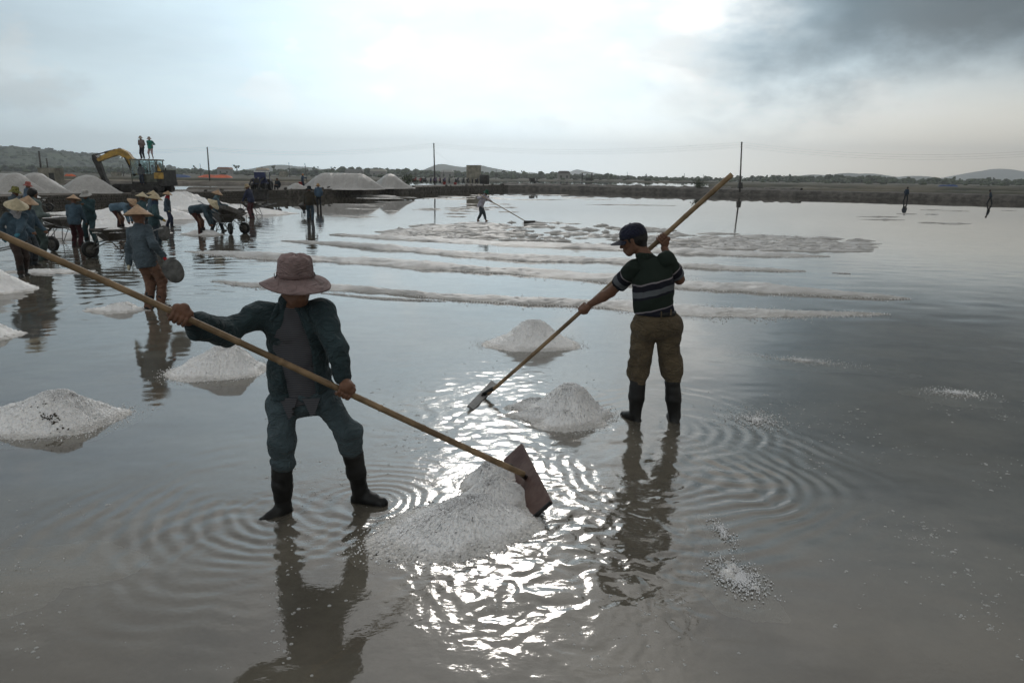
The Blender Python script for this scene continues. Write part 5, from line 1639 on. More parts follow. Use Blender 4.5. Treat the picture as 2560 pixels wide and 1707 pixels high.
# ------------------------------------------------------------------ workers in the middle distance
g4 = G(381, 769)
person(381, 769, 511, -18, 'worker in weathered cone hat and slate jacket carrying a basin, back turned', SLATE, (0.17, 0.095, 0.065), boot_h=0.62, roll=-0.16, lean=0.02, pel=(-0.06, 0.02, 0.86), fL=(-0.02, -0.06), fR=(0.08, 0.10),
       handsW=(P(321, 682, g4.y + 0.05), P(414, 650, g4.y + 0.05)), hatm=STRAW[1], nod=0.1, glove=(GLOVE_W, GLOVE_R), vox=0.011, skirt=0.10, seed=1)
scoop(P(434, 678, g4.y + 0.02), Vector((0.25, -1, 0.1)), Vector((-0.35, 0, 0.93)), 0.165, 'grey steel basin in the red-gloved hand of the cone-hat worker')
g5 = G(56, 688)
person(56, 688, 491, -125, 'masked worker in blue jacket and yellow cone hat holding barrow handles', BLUE, (0.05, 0.035, 0.03), boot_h=0.6, lean=0.22, fL=(-0.08, -0.1), fR=(0.06, 0.12), handsW=(P(42, 592, g5.y - 0.35), P(10, 600, g5.y - 0.1)), glove=(GLOVE_B, GLOVE_B), scarf=cloth((0.40, 0.40, 0.42)), hatm=STRAW[2], seed=2, nod=0.3)
person(78, 664, 487, -95, 'cone-hat worker half hidden behind the masked worker', BLUE, (0.06, 0.07, 0.08), hL=(-0.2, 0.35, 0.85), hR=(0.2, 0.35, 0.85), seed=4, lean=0.15)
person(98, 650, 472, -25, 'bareheaded black-haired worker in pale grey-green jacket', (0.13, 0.165, 0.155), (0.06, 0.085, 0.08), hat=None, hL=(-0.15, 0.25, 1.0), hR=(0.15, 0.28, 1.0), seed=5)
person(50, 605, 466, -80, 'worker in camouflage bucket hat at the far left', (0.10, 0.13, 0.15), (0.05, 0.06, 0.07), hat='bucket', hatm=mat('camouflage', (0.20, 0.19, 0.06), 0.9, 0.5, 26, col2=(0.03, 0.04, 0.02)), seed=6)
person(78, 556, 454, -70, 'worker in pink hat and denim-blue shirt near the stone wall', (0.09, 0.13, 0.18), (0.05, 0.06, 0.07), hat='bucket', hatm=cloth((0.36, 0.12, 0.10)), seed=7)
person(194, 616, 485, 5, 'worker in cone hat, blue jacket and dark floral trousers, back turned', BLUE, (0.055, 0.018, 0.022), hL=(-0.28, 0.22, 0.72), hR=(0.25, 0.25, 0.74), lean=0.12, seed=8, hatm=STRAW[1], boot_h=0.4)
person(233, 610, 474, 168, 'worker in white floppy hat and teal jacket with yellow belt', TEAL, (0.045, 0.085, 0.095), hat='bucket', hatm=cloth((0.42, 0.41, 0.39)), hR=(0.28, 0.08, 0.62), hL=(-0.05, 0.28, 1.20), lean=0.05, seed=9, fL=(-0.13, 0), fR=(0.13, 0.05))
person(302, 577, 0, -88, 'worker in light blue shirt bending over beside the cone-hat basin carrier', (0.10, 0.16, 0.21), (0.05, 0.018, 0.02), lean=1.42, pel=(0, -0.15, 0.84), hL=(-0.12, 0.38, 0.30), hR=(0.12, 0.38, 0.32), s=1.0, seed=10, nod=-0.3)
g13 = G(392, 624)
person(392, 624, 482, -50, 'worker in cone hat with blue scarf and yellow gloves, foremost of three', TEAL, (0.05, 0.07, 0.085), scarf=cloth((0.05, 0.085, 0.14)), handsW=(None, P(409, 553, g13.y - 0.15)), glove=(None, GLOVE_Y), seed=11, hatm=STRAW[0], lean=0.08)
scoop(P(410, 584, g13.y - 0.2), Vector((0.2, -1, 0.1)), Vector((0, 0, 1)), 0.17, 'grey basin in the yellow-gloved hand beside the three cone hats')
person(362, 602, 479, -35, 'cone-hat worker peeping out behind the foremost of three', TEAL, (0.05, 0.06, 0.07), seed=14, hatm=STRAW[2])
person(388, 592, 475, -40, 'farthest cone-hat worker of the three bunched together', BLUE, (0.05, 0.06, 0.07), seed=13, hatm=STRAW[0])
person(423, 567, 476, -75, 'worker in cone hat and red scarf standing with pale gloves', (0.05, 0.075, 0.10), (0.03, 0.035, 0.06), scarf=cloth((0.33, 0.03, 0.04)), glove=GLOVE_W, seed=15, fL=(-0.12, -0.12), fR=(0.12, 0.14), hatm=STRAW[1], boot_h=0.35)
person(505, 587, 0, -92, 'cone-hat worker bent double gathering salt by hand', (0.055, 0.085, 0.105), (0.075, 0.03, 0.025), lean=1.36, pel=(0, -0.22, 0.84), hL=(-0.10, 0.34, 0.18), hR=(0.14, 0.40, 0.24), s=1.02, seed=16, nod=-0.15, htilt=0.0, hatm=STRAW[2])
g18 = G(541, 578)
person(541, 578, 473, -84, 'worker in cone hat with pale teal scarf tipping a wheelbarrow', (0.075, 0.115, 0.140), (0.03, 0.035, 0.045), scarf=cloth((0.16, 0.25, 0.28)), handsW=(P(568, 516, g18.y + 0.25), P(561, 524, g18.y - 0.25)), glove=GLOVE_B, seed=17, fL=(-0.10, 0.24), fR=(0.10, -0.16), lean=0.18, hatm=STRAW[1])
person(631, 545, 460, 78, 'worker in navy top and floral trousers by the loader bucket', (0.035, 0.042, 0.075), (0.10, 0.045, 0.05), hat='bucket', hatm=cloth((0.34, 0.27, 0.17)), hL=(-0.25, 0.38, 0.72), hR=(0.25, 0.38, 0.72), seed=18, lean=0.2)
person(776, 552, 465, 3, 'man in brown jacket and blue jeans wheeling a barrow away', (0.042, 0.036, 0.026), (0.05, 0.075, 0.10), hat='bucket', hatm=cloth((0.02, 0.025, 0.03)), hL=(-0.30, 0.18, 0.66), hR=(0.30, 0.18, 0.66), seed=19, lean=0.06, boots=True, boot_h=0.3)
person(798, 518, 459, 20, 'worker in tan hat and blue shirt beyond the brown-jacketed man', (0.06, 0.10, 0.15), (0.02, 0.022, 0.025), hat='bucket', hatm=cloth((0.40, 0.25, 0.12)), seed=20, glove=GLOVE_Y)
g3 = G(1204, 552)
person(1204, 552, 474, -104, 'worker in lavender-white shirt raking far out on the bright water', (0.50, 0.48, 0.54), (0.06, 0.075, 0.085), hat='bucket', hatm=cloth((0.03, 0.10, 0.07)), boots=False, lean=0.42, roll=0.0, pel=(0, -0.05, 0.85), fL=(0.05, 0.24), fR=(-0.02, -0.22), handsW=(P(1238, 512, g3.y - 0.3), P(1206, 491, g3.y - 0.35)), seed=21, leg_len=0.75, skirt=0.1)
person(2263, 503, 468, -60, 'dark figure wading far out by the berm, nearer the pole', (0.03, 0.045, 0.065), (0.025, 0.03, 0.035), hat='cap', hatm=cloth((0.02, 0.02, 0.025)), fL=(-0.12, -0.15), fR=(0.12, 0.18), seed=22, lean=0.15, group='far figures by the right-hand berm')
person(2474, 510, 475, 60, 'dark figure striding far out by the berm at the picture edge', (0.03, 0.045, 0.065), (0.025, 0.03, 0.035), hat='cap', hatm=cloth((0.02, 0.02, 0.025)), fL=(-0.12, 0.26), fR=(0.12, -0.24), seed=23, lean=0.18, group='far figures by the right-hand berm')
# rake of the distant worker
def far_rake():
    a, b = P(1206, 491, g3.y - 0.35), P(1322, 558, G(1322, 560).y)
    a2 = a + (a - b).normalized() * 0.25
    g = G(1324, 561)
    root = empty('salt_rake', g)
    MB().tube([a2 - g, b - g], 0.02, 8).obj('pole', BAMBOO, root, True)
    R = Matrix.Rotation(0.25, 3, 'Z')
    MB().box((0.0, 0.0, 0.08), (0.52, 0.05, 0.16), R).obj('board', mat('dark_board', (0.04, 0.035, 0.03)), root)
    tag(root, 'thin salt rake of the distant worker in the pale shirt', 'rake', 'bamboo salt rakes')
far_rake()

# low salt around the crowd and against the wall
def low_heap(u, v, rx, ry, h, label, seed, rot=0.0):
    c = G(u, v)
    o = heap('salt_mound', (c.x, c.y), rx, ry, h, rot, seed, 0.06, jit=0.012, lobe=0.2, lumps=0.12)
    return tag(o, label, 'salt mound', 'salt mounds standing in the shallow water')
low_heap(452, 520, 2.6, 1.9, 1.0, 'tall salt mound leaning against the stone wall behind the red-scarfed worker', 81)
low_heap(520, 523, 2.9, 1.6, 0.55, 'second lower salt mound along the stone wall', 82, 0.3)
low_heap(590, 528, 2.2, 1.5, 0.40, 'small salt mound near the bent wheelbarrow workers', 83)
low_heap(640, 534, 2.2, 1.2, 0.28, 'flat salt mound in front of the loader bucket', 84)
low_heap(355, 545, 2.8, 1.8, 0.62, 'salt mound behind the three bunched cone hats', 85)
low_heap(150, 553, 2.2, 1.3, 0.20, 'low salt mound between the stone wall and the white-hatted worker', 86)
low_heap(265, 568, 2.4, 1.2, 0.30, 'low salt mound behind the basin carrier', 87)
low_heap(130, 595, 1.7, 0.8, 0.20, 'low salt mound behind the loaded wheelbarrow', 88)
low_heap(285, 590, 1.5, 0.8, 0.14, 'thin salt bed by the nose-on wheelbarrow', 89)
low_heap(511, 586, 0.68, 0.5, 0.16, 'little salt mound under the hands of the worker bent double', 90)
low_heap(350, 583, 0.9, 0.6, 0.16, 'little salt mound beside the bending light blue shirt', 91)
low_heap(240, 535, 2.6, 1.2, 0.18, 'flat salt mound right under the excavator bucket wall', 92)
low_heap(120, 680, 0.9, 0.35, 0.06, 'film of salt beside the black boots of the masked worker', 93)

# ------------------------------------------------------------------ great salt heaps on the bank
def bank_heap(u0, u1, vb, crest, y, label, seed, depth=2.6):
    """long heap with gullied flanks; crest is a list of picture points"""
    pts = [P(u, v, y) for u, v in crest]
    a, b = P(u0, vb, y), P(u1, vb, y)
    xs = np.arange(a.x, b.x, 0.10)
    top = np.interp(xs, [a.x] + [p.x for p in pts] + [b.x], [BANK_Z - 0.02] + [p.z for p in pts] + [BANK_Z - 0.02]) - BANK_Z
    top = np.convolve(np.pad(top, 3, mode='edge'), np.ones(7) / 7, 'valid')
    nt_ = 41
    T = np.linspace(-1.05, 1.05, nt_)
    S, TT = np.meshgrid(xs, T, indexing='ij')
    hh = np.maximum(top, 0.0)[:, None]
    q = np.abs(TT)
    Z = hh * np.clip(0.40 * (1 - q) + 0.60 * (0.5 + 0.5 * np.cos(pi * np.clip(q, 0, 1))), -0.1, 1)
    Y = TT * np.maximum(hh * 1.9, 0.25)
    p = np.stack([S, Y, Z], -1).astype(np.float32)
    rib = 0.6 * np.abs(wob3(p * [1, 0.12, 0.1], 4.0, seed)) ** 0.8 + 0.4 * np.abs(wob3(p * [1, 0.2, 0.2], 9.0, seed + 1))
    p[..., 2] += (rib - 0.25) * hh * 0.34 * np.sin(pi * np.clip(q, 0, 1)) + wob3(p, 6, seed + 3) * 0.02 * np.clip(hh, 0, 1)
    p[..., 0] += wob3(p * [0.6, 0.3, 0], 1.6, seed + 7) * 0.10 * q * hh
    i = np.arange(len(xs) * nt_).reshape(len(xs), nt_)
    fc = np.stack([i[:-1, :-1], i[1:, :-1], i[1:, 1:], i[:-1, 1:]], -1).reshape(-1, 4)
    # turn the heap so that it runs along the wall line a little
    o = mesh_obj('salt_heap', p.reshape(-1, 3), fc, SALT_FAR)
    o.location = (0, y, BANK_Z - 0.01)
    return tag(o, label, 'salt heap', 'great salt heaps on the bank')
bank_heap(-130, 130, 486, [(-80, 440), (-30, 432), (20, 434), (45, 430), (75, 452)], 42.5, 'great salt heap at the left edge above the stone wall', 101)
bank_heap(20, 190, 486, [(65, 434), (95, 430), (120, 446), (155, 468)], 43.5, 'great salt heap in front of the block with two posts', 102)
bank_heap(130, 312, 485, [(165, 462), (190, 444), (210, 436), (228, 437), (255, 450), (285, 470)], 45.8, 'great salt heap behind the excavator bucket', 103)
bank_heap(752, 965, 468, [(782, 447), (800, 434), (815, 432), (860, 433), (905, 434), (925, 445)], 69.0, 'long gullied salt heap on the bank right of the loader', 104)
bank_heap(918, 1040, 466, [(945, 452), (962, 438), (972, 433), (985, 436), (1000, 449), (1015, 460)], 76.0, 'cone-shaped salt heap at the end of the long gullied heap', 105)
bank_heap(710, 775, 471, [(730, 461), (742, 456), (755, 463)], 66.0, 'small salt heap between the loader and the long gullied heap', 106)

# ------------------------------------------------------------------ the excavator
YEL = mat('dusty_yellow_paint', (0.36, 0.22, 0.035), 0.5, 0.3, 3, 0.1, 20, spec=0.4, col2=(0.15, 0.09, 0.025))
DARK = mat('greasy_dark_steel', (0.035, 0.033, 0.03), 0.6, 0.4, 4, 0.2, 20)
CABP = mat('faded_cab_paint', (0.10, 0.105, 0.085), 0.55, 0.3, 4)
def glass_mat():
    m = bpy.data.materials.new('cab_glass')
    m.use_nodes = True
    nt = m.node_tree
    nt.nodes.clear()
    n = N(nt)
    tr, gl = n.new('ShaderNodeBsdfTransparent'), n.new('ShaderNodeBsdfGlossy')
    tr.inputs[0].default_value = (0.78, 0.84, 0.84, 1)
    gl.inputs['Roughness'].default_value = 0.05
    mx = n.new('ShaderNodeMixShader')
    mx.inputs[0].default_value = 0.04
    nt.links.new(tr.outputs[0], mx.inputs[1])
    nt.links.new(gl.outputs[0], mx.inputs[2])
    nt.links.new(mx.outputs[0], n.new('ShaderNodeOutputMaterial').inputs[0])
    return m
GLASS = glass_mat()
def excavator(y=48.6):
    base = P(358, 482, y)
    base.z = BANK_Z
    root = empty('excavator', base)
    Lp = lambda u, v, dy=0.0: P(u, v, y + dy) - base
    k = y / FPX                                              # metres per picture pixel there
    # crawler tracks with wheels
    for dy in (-0.75, 0.75):
        x0, x1 = Lp(300, 475).x, Lp(420, 475).x
        h = 0.52
        pts = []
        for a in np.linspace(-pi / 2, -3 * pi / 2, 8):
            pts.append((x0 + h / 2 + cos(a) * h / 2, h / 2 + sin(a) * h / 2))
        for a in np.linspace(pi / 2, -pi / 2, 8):
            pts.append((x1 - h / 2 + cos(a) * h / 2, h / 2 + sin(a) * h / 2))
        tk = MB()
        tk.prism([(p[0], dy - 0.02, p[1]) for p in pts][::-1], (0, 1, 0), 0.44)
        t = tk.obj('track', DARK, root)
        n = len(pts)
        per = [Vector((p[0], dy, p[1])) for p in pts] + [Vector((pts[0][0], dy, pts[0][1]))]
        sh = MB()
        for i in range(n):
            a, b = per[i], per[i + 1]
            cnt = max(1, int((b - a).length / 0.14))
            for j in range(cnt):
                c = lerp(a, b, (j + 0.5) / cnt)
                d = (b - a).normalized()
                ang = atan2(d.z, d.x)
                sh.box(c, (0.10, 0.50, 0.05), Matrix.Rotation(-ang, 3, 'Y'))
        tag(sh.obj('track_shoes', DARK, t), kind='stuff')
        for j in range(7):
            wx = lerp(x0 + 0.35, x1 - 0.35, j / 6)
            MB().lathe([(0.001, 0.0), (0.13, 0.0), (0.15, 0.02), (0.15, 0.05), (0.001, 0.05)], 14, (wx, dy - 0.22, 0.20), Matrix.Rotation(pi / 2, 3, 'X')).obj('roller', DARK, t)
        for wx in (x0 + 0.27, x1 - 0.27):
            MB().lathe([(0.001, 0.0), (0.2, 0.0), (0.22, 0.02), (0.22, 0.05), (0.001, 0.05)], 18, (wx, dy - 0.22, 0.26), Matrix.Rotation(pi / 2, 3, 'X')).obj('sprocket', DARK, t)
    MB().box((Lp(360, 470).x, 0, 0.40), (1.5, 1.2, 0.24)).obj('undercarriage', DARK, root)
    MB().lathe([(0.5, 0.0), (0.5, 0.14)], 24, (Lp(375, 470).x, 0, 0.52)).obj('slew_ring', DARK, root)
    zf, zr = Lp(360, 464).z, Lp(380, 401).z
    xa, xb = Lp(344, 430).x, Lp(423, 430).x
    hs = MB()
    hs.box(((xa + xb) / 2, 0.1, zf + 0.12), (xb - xa, 1.9, 0.24))
    hs.box((lerp(xa, xb, 0.72), 0.15, zf + 0.50), ((xb - xa) * 0.52, 1.75, 0.55), taper=(0.97, 0.97))
    hs.box((lerp(xa, xb, 0.90), 0.1, zf + 0.62), ((xb - xa) * 0.19, 1.85, 0.80), taper=(0.86, 0.97))
    house = hs.obj('engine_house', DARK, root)
    MB().box((lerp(xa, xb, 0.86), -0.86, zf + 0.66), (0.62, 0.06, 0.40)).obj('side_panel', YEL, house)
    MB().tube([(lerp(xa, xb, 0.8), 0.4, zf + 0.7), (lerp(xa, xb, 0.8), 0.4, zf + 1.15)], 0.05, 8).obj('exhaust', DARK, house)
    # cab: posts, roof, panes
    cab = empty('cab', (0, 0, 0), parent=root)
    cx0, cx1, cy0, cy1 = xa, Lp(405, 430).x, -0.80, 0.22
    cz0, cz1 = zf + 0.16, zr - 0.02
    post = lambda x, y_, x2=None: MB().tube([(x, y_, cz0), (x if x2 is None else x2, y_, cz1)], 0.035, 6).obj('post', CABP, cab)
    mx = Lp(366, 430).x
    for yy in (cy0, cy1):
        post(cx0, yy)
        post(mx, yy)
        post(lerp(mx, cx1, 0.62), yy)
        post(cx1, yy)
    MB().box(((cx0 + cx1) / 2 + 0.03, (cy0 + cy1) / 2, cz1 + 0.03), (cx1 - cx0 + 0.16, cy1 - cy0 + 0.16, 0.09), taper=(0.96, 0.94)).obj('roof', CABP, cab)
    lo_ = MB()
    lo_.box(((mx + cx1) / 2, cy0, cz0 + 0.28), (cx1 - mx, 0.04, 0.62))
    lo_.box(((cx0 + cx1) / 2, cy1, cz0 + 0.28), (cx1 - cx0, 0.04, 0.55))
    lo_.box((cx1, (cy0 + cy1) / 2, cz0 + 0.28), (0.04, cy1 - cy0 - 0.05, 0.55))
    lo_.obj('door_panel', CABP, cab)
    for x0, x1 in ((cx0, mx), (mx, lerp(mx, cx1, 0.62)), (lerp(mx, cx1, 0.62), cx1)):
        for yy in (cy0 + 0.01, cy1 - 0.01):
            MB().box(((x0 + x1) / 2, yy, lerp(cz0 + 0.6, cz1, 0.5)), (x1 - x0 - 0.08, 0.012, cz1 - cz0 - 0.62)).obj('pane', GLASS, cab)
    MB().box((cx0, (cy0 + cy1) / 2, (cz0 + cz1) / 2 + 0.1), (0.012, cy1 - cy0 - 0.1, cz1 - cz0 - 0.35)).obj('windscreen', GLASS, cab)
    seat = MB()
    seat.box((lerp(mx, cx1, 0.45), -0.3, cz0 + 0.45), (0.42, 0.5, 0.14))
    seat.box((lerp(mx, cx1, 0.75), -0.3, cz0 + 0.75), (0.12, 0.5, 0.65))
    seat.obj('seat', DARK, cab)
    # guard rail and frame behind the cab
    x0, x1 = Lp(406, 430).x, Lp(419, 430).x
    MB().tube([(x0, -0.82, zf + 0.9), (x0, -0.82, Lp(410, 406).z), (x1 - 0.05, -0.82, Lp(415, 408).z), (x1 + 0.05, -0.82, zf + 0.9)], 0.03, 6).obj('guard_rail', CABP, root)
    MB().prism([(lerp(x0, x1, 0.2), -0.78, zf + 0.95), (lerp(x0, x1, 0.35), -0.78, Lp(410, 412).z), (lerp(x0, x1, 0.9), -0.78, zf + 0.95)][::-1], (0, 1, 0), 0.08).obj('filter_housing', YEL, root)
    # boom, stick, bucket in the plane of the picture
    def plate(name, ctr, wid, m, parent, dep=0.34):
        c = [Lp(u, v) for u, v in ctr]
        a, b = [], []
        for i, p in enumerate(c):
            t = (c[min(i + 1, len(c) - 1)] - c[max(i - 1, 0)]).normalized()
            nn = Vector((-t.z, 0, t.x))
            a.append(p + nn * wid[i] * k)
            b.append(p - nn * wid[i] * k)
        o = MB()
        for i in range(len(c) - 1):
            o.prism([a[i], a[i + 1], b[i + 1], b[i]], (0, 1, 0), dep)
        return o.obj(name, m, parent)
    boom = plate('boom', [(343, 437), (337, 418), (328, 401), (317, 388), (304, 381), (291, 381), (272, 389), (256, 396), (247, 401)], [4.5, 6, 7.5, 8.5, 8.5, 7.5, 6, 5, 3.5], YEL, root, 0.36)
    plate('stick', [(235, 387), (240, 398), (247, 412), (256, 435), (266, 458)], [3, 7, 6.5, 5.5, 4], DARK, root, 0.30)
    bk = MB()
    out = [(237, 459), (239, 456), (252, 456), (262, 448), (268, 462), (277, 472), (275, 480), (270, 483), (243, 484), (239, 480)]
    bk.prism([Lp(u, v) for u, v in out], (0, 1, 0), 0.9)
    bucket = bk.obj('bucket', DARK, root)
    for j in range(5):
        MB().box(Lp(241, 483) + Vector((0, -0.38 + 0.19 * j, -0.01)), (0.16, 0.07, 0.06)).obj('tooth', DARK, bucket)
    cyl = lambda a, b, r, nm: MB().tube([a, lerp(a, b, 0.55)], r, 8).add(*(lambda q: (q.v, q.f))(MB().tube([lerp(a, b, 0.5), b], r * 0.55, 8))).obj(nm, DARK, root, True)
    cyl(Lp(291, 375), Lp(238, 387), 0.07, 'stick_cylinder')
    cyl(Lp(337, 440, -0.25), Lp(311, 394, -0.25), 0.075, 'boom_cylinder')
    cyl(Lp(337, 440, 0.25), Lp(311, 394, 0.25), 0.075, 'boom_cylinder')
    cyl(Lp(246, 405), Lp(258, 452), 0.06, 'bucket_cylinder')
    MB().tube([Lp(292, 377), Lp(296, 371), Lp(301, 371), Lp(307, 376)], 0.025, 6).obj('hose', DARK, root, True)
    MB().tube([Lp(262, 385), Lp(285, 377), Lp(294, 373), Lp(302, 373), Lp(309, 378)], 0.02, 6).obj('hose', DARK, root, True)
    # what the picture shows of its wear: nothing written
    tag(root, 'yellow crawler excavator on the bank, bucket resting on the wall top', 'excavator')
    return base, zr, zf
EXB, EXR, EXF = excavator()
def rider(u, vfoot, vtop, rz, z, label, top, legs, dy=0.0, y=48.6, **kw):
    return person(u, vfoot, vtop, rz, label, top, legs, y=y + dy, z=z, group='people on the excavator', vox=0.025, **kw)
zt = BANK_Z + EXR + 0.055
rider(358, 400, 340, 175, zt, 'onlooker in pale hat and pinkish shirt on the excavator roof', (0.22, 0.17, 0.17), (0.03, 0.03, 0.04), -0.25, hat='bucket', hatm=cloth((0.40, 0.35, 0.30)), boots=False, hL=(-0.05, 0.22, 1.05), hR=(0.08, 0.22, 1.08), sleeve=1.0, seed=31, skirt=0.0)
rider(379, 400, 342, 180, zt, 'onlooker in green shirt and pale shorts on the excavator roof', (0.04, 0.20, 0.16), (0.36, 0.26, 0.26), -0.25, hat='bucket', hatm=cloth((0.36, 0.30, 0.26)), boots=False, hL=(-0.16, 0.06, 0.95), hR=(0.05, 0.2, 1.15), sleeve=0.4, seed=32, fL=(-0.14, 0.0), fR=(0.12, 0.05), leg_len=0.02, skirt=0.05)
rider(357, 465, 411, 185, BANK_Z + 0.52, 'man in dark hat and grey shirt standing on the excavator track', (0.10, 0.11, 0.12), (0.03, 0.04, 0.06), -0.98, hat='bucket', hatm=cloth((0.015, 0.015, 0.015)), boots=False, seed=33, skirt=0.02)
person(384, 455, 0, 95, 'excavator driver sitting dimly inside the cab', (0.05, 0.05, 0.05), (0.03, 0.03, 0.03), y=48.6 - 0.3, z=BANK_Z + EXF + 0.16, s=0.9, hat='cap', hatm=cloth((0.02, 0.02, 0.02)), group='people on the excavator', vox=0.025, pel=(0, -0.1, 0.52), fL=(-0.12, 0.35), fR=(0.12, 0.35), hL=(-0.2, 0.4, 0.85), hR=(0.2, 0.4, 0.85), boots=False, seed=34)

# ------------------------------------------------------------------ the loader
def loader(y=57.0):
    base = P(652, 474, y)
    base.z = BANK_Z
    root = empty('wheel_loader', base)
    Lp = lambda u, v, dy=0.0: P(u, v, y + dy) - base
    blue = mat('dark_blue_paint', (0.018, 0.026, 0.09), 0.45, 0.25, 4, spec=0.4)
    zr = Lp(650, 430).z
    cab = empty('cab', (0, 0, 0), parent=root)
    MB().box((0.0, 0.5, zr + 0.02), (0.92, 1.1, 0.07), taper=(0.95, 0.95)).obj('roof', mat('white_roof', (0.6, 0.6, 0.58)), cab)
    MB().prism([(-0.42, -0.05, zr - 0.02), (0.38, -0.05, zr - 0.02), (0.56, -0.05, zr - 0.78), (-0.46, -0.05, zr - 0.82)], (0, 1, 0), 0.05).obj('tarpaulin', blue, cab)
    for x in (-0.43, 0.43):
        for yy in (0.02, 1.0):
            MB().tube([(x, yy, 0.75), (x, yy, zr)], 0.03, 6).obj('post', blue, cab)
    MB().box((0, 0.6, 0.72), (0.95, 1.5, 0.35)).obj('body', blue, root)
    MB().box((0, -0.45, 0.80), (0.55, 0.75, 0.50), taper=(0.9, 1)).obj('bonnet', blue, root)
    gr = MB().box((0, -0.84, 0.78), (0.42, 0.03, 0.36)).obj('grille', DARK, root)
    for x in (-0.17, 0.17):
        MB().lathe([(0.001, 0.02), (0.06, 0.02), (0.07, 0)], 12, (x, -0.86, 0.98), Matrix.Rotation(pi / 2, 3, 'X')).obj('headlight', STEEL_L, root)
    for x in (-0.62, 0.62):
        MB().tube([(x * 0.7, 0.1, zr - 0.5), (x, 0.05, zr - 0.62)], 0.015, 6).obj('mirror_arm', DARK, root)
        MB().box((x * 1.05, 0.04, zr - 0.66), (0.20, 0.05, 0.24)).obj('mirror', DARK, root)
        for yy, r in ((-0.35, 0.30), (0.95, 0.42)):
            w = MB().lathe([(r * 0.5, -0.11), (r * 0.92, -0.13), (r, -0.07), (r, 0.07), (r * 0.92, 0.13), (r * 0.5, 0.11), (r * 0.5, -0.11)], 22, (x * 0.72, yy, r), Matrix.Rotation(pi / 2, 3, 'Y')).obj('wheel', RUBBER, root, True)
            MB().lathe([(0.001, -0.08), (r * 0.52, -0.08), (r * 0.52, 0.08), (0.001, 0.08)], 16, (x * 0.72, yy, r), Matrix.Rotation(pi / 2, 3, 'Y')).obj('hub', DARK, w, True)
        MB().tube([(x * 0.5, 0.1, 1.0), (x * 0.62, -0.9, 0.85), (x * 0.62, -1.85, 0.05)], 0.06, 8).obj('lift_arm', DARK, root, True)
        MB().tube([(x * 0.5, -0.2, 0.45), (x * 0.6, -1.35, 0.45)], 0.04, 8).obj('lift_cylinder', DARK, root, True)
    zb = -BANK_Z + 0.02
    b = MB()
    xw = (-0.42, 1.18)
    prof = [(-1.75, 0.16), (-1.68, -0.25), (-1.80, zb + 0.05), (-2.35, zb), (-2.38, zb + 0.03), (-1.92, zb + 0.12), (-1.82, -0.2), (-1.84, 0.14)]
    c = (xw[0] + xw[1]) / 2
    b.prism([(c, p[0], p[1]) for p in prof], (1, 0, 0), xw[1] - xw[0])
    bk = b.obj('bucket', DARK, root)
    for x in xw:
        MB().prism([(x, -1.75, 0.16), (x, -1.74, zb + 0.04), (x, -2.3, zb + 0.02)], (1, 0, 0), 0.04).obj('side_plate', DARK, bk)
    tag(root, 'small blue wheel loader with white roof and black bucket hanging down the wall', 'loader')
loader()
person(695, 474, 452, 170, 'dark figure sitting low on the bank beside the loader', (0.03, 0.04, 0.05), (0.03, 0.035, 0.04), y=60, z=BANK_Z, s=0.9, hat=None, pel=(0, 0, 0.32), fL=(-0.15, 0.3), fR=(0.15, 0.3), seed=35, group='people on the bank', boots=False)
person(757, 467, 441, -100, 'person in orange hat with arm stretched towards the long gullied heap', (0.05, 0.085, 0.13), (0.03, 0.035, 0.05), y=67.5, z=BANK_Z, hat='cap', hatm=cloth((0.45, 0.20, 0.08)), hL=(-0.25, 0.5, 1.2), hR=(0.25, 0.45, 1.2), seed=36, group='people on the bank', boots=False)
def bin_(u, v, label, h=0.5):
    y = (CAM_H - BANK_Z) / max(1e-3, -(ray(u, v).z / ray(u, v).y))
    p = P(u, v, y)
    root = empty('plastic_bin', (p.x, p.y, BANK_Z))
    red = mat('red_plastic', (0.45, 0.05, 0.04), 0.5, 0.1, 5)
    MB().lathe([(0.001, 0.0), (0.19, 0.0), (0.25, h), (0.27, h), (0.27, h + 0.03), (0.235, h + 0.03), (0.18, 0.03), (0.001, 0.03)], 16).obj('tub', red, root, True)
    tag(root, label, 'bin', 'red plastic bins on the bank')
bin_(754, 471, 'red bin under the arm of the person in the orange hat', 0.55)
bin_(823, 469, 'low red bin in front of the long gullied heap', 0.15)
bin_(856, 468.5, 'tall red bin in front of the long gullied heap', 0.6)
bin_(1111, 462, 'red bin among the parked motorbikes', 0.35)
bin_(1138, 462, 'red bin closest to the concrete block', 0.3)

# ------------------------------------------------------------------ concrete sheds, tarps, shelter
def shed(u0, u1, vtop, y, z0, label, dep=2.4, door=False, cap=0.06):
    a, b = P(u0, 440, y), P(u1, 440, y)
    zt_ = P((u0 + u1) / 2, vtop, y).z
    w = b.x - a.x
    root = empty('pump_shed', ((a.x + b.x) / 2, y, z0))
    H = zt_ - z0
    bd = MB().box((0, dep / 2, H / 2), (w, dep, H)).obj('wall', CONC, root)
    MB().box((0, dep / 2, H + cap / 2), (w + 0.12, dep + 0.12, cap)).obj('roof', CONC, root)
    MB().box((0, dep / 2, 0.1), (w + 0.1, dep + 0.1, 0.2)).obj('plinth', CONC, root)
    if door:
        MB().box((w * 0.3, -0.004, H * 0.35), (w * 0.32, 0.03, H * 0.7)).obj('door', DARK, root)
        MB().box((w * 0.02, -0.02, H * 0.86), (w * 0.8, 0.06, 0.06)).obj('lintel', CONC, root)
    tag(root, label, 'shed', 'blocky concrete sheds')
    return root
shed(1166, 1201, 414, 134, 0.5, 'tall bare concrete block beside the parked motorbikes')
shed(96, 137, 421, 96, 0.3, 'low concrete block with dark doorway behind the great salt heaps', 2.0, True)
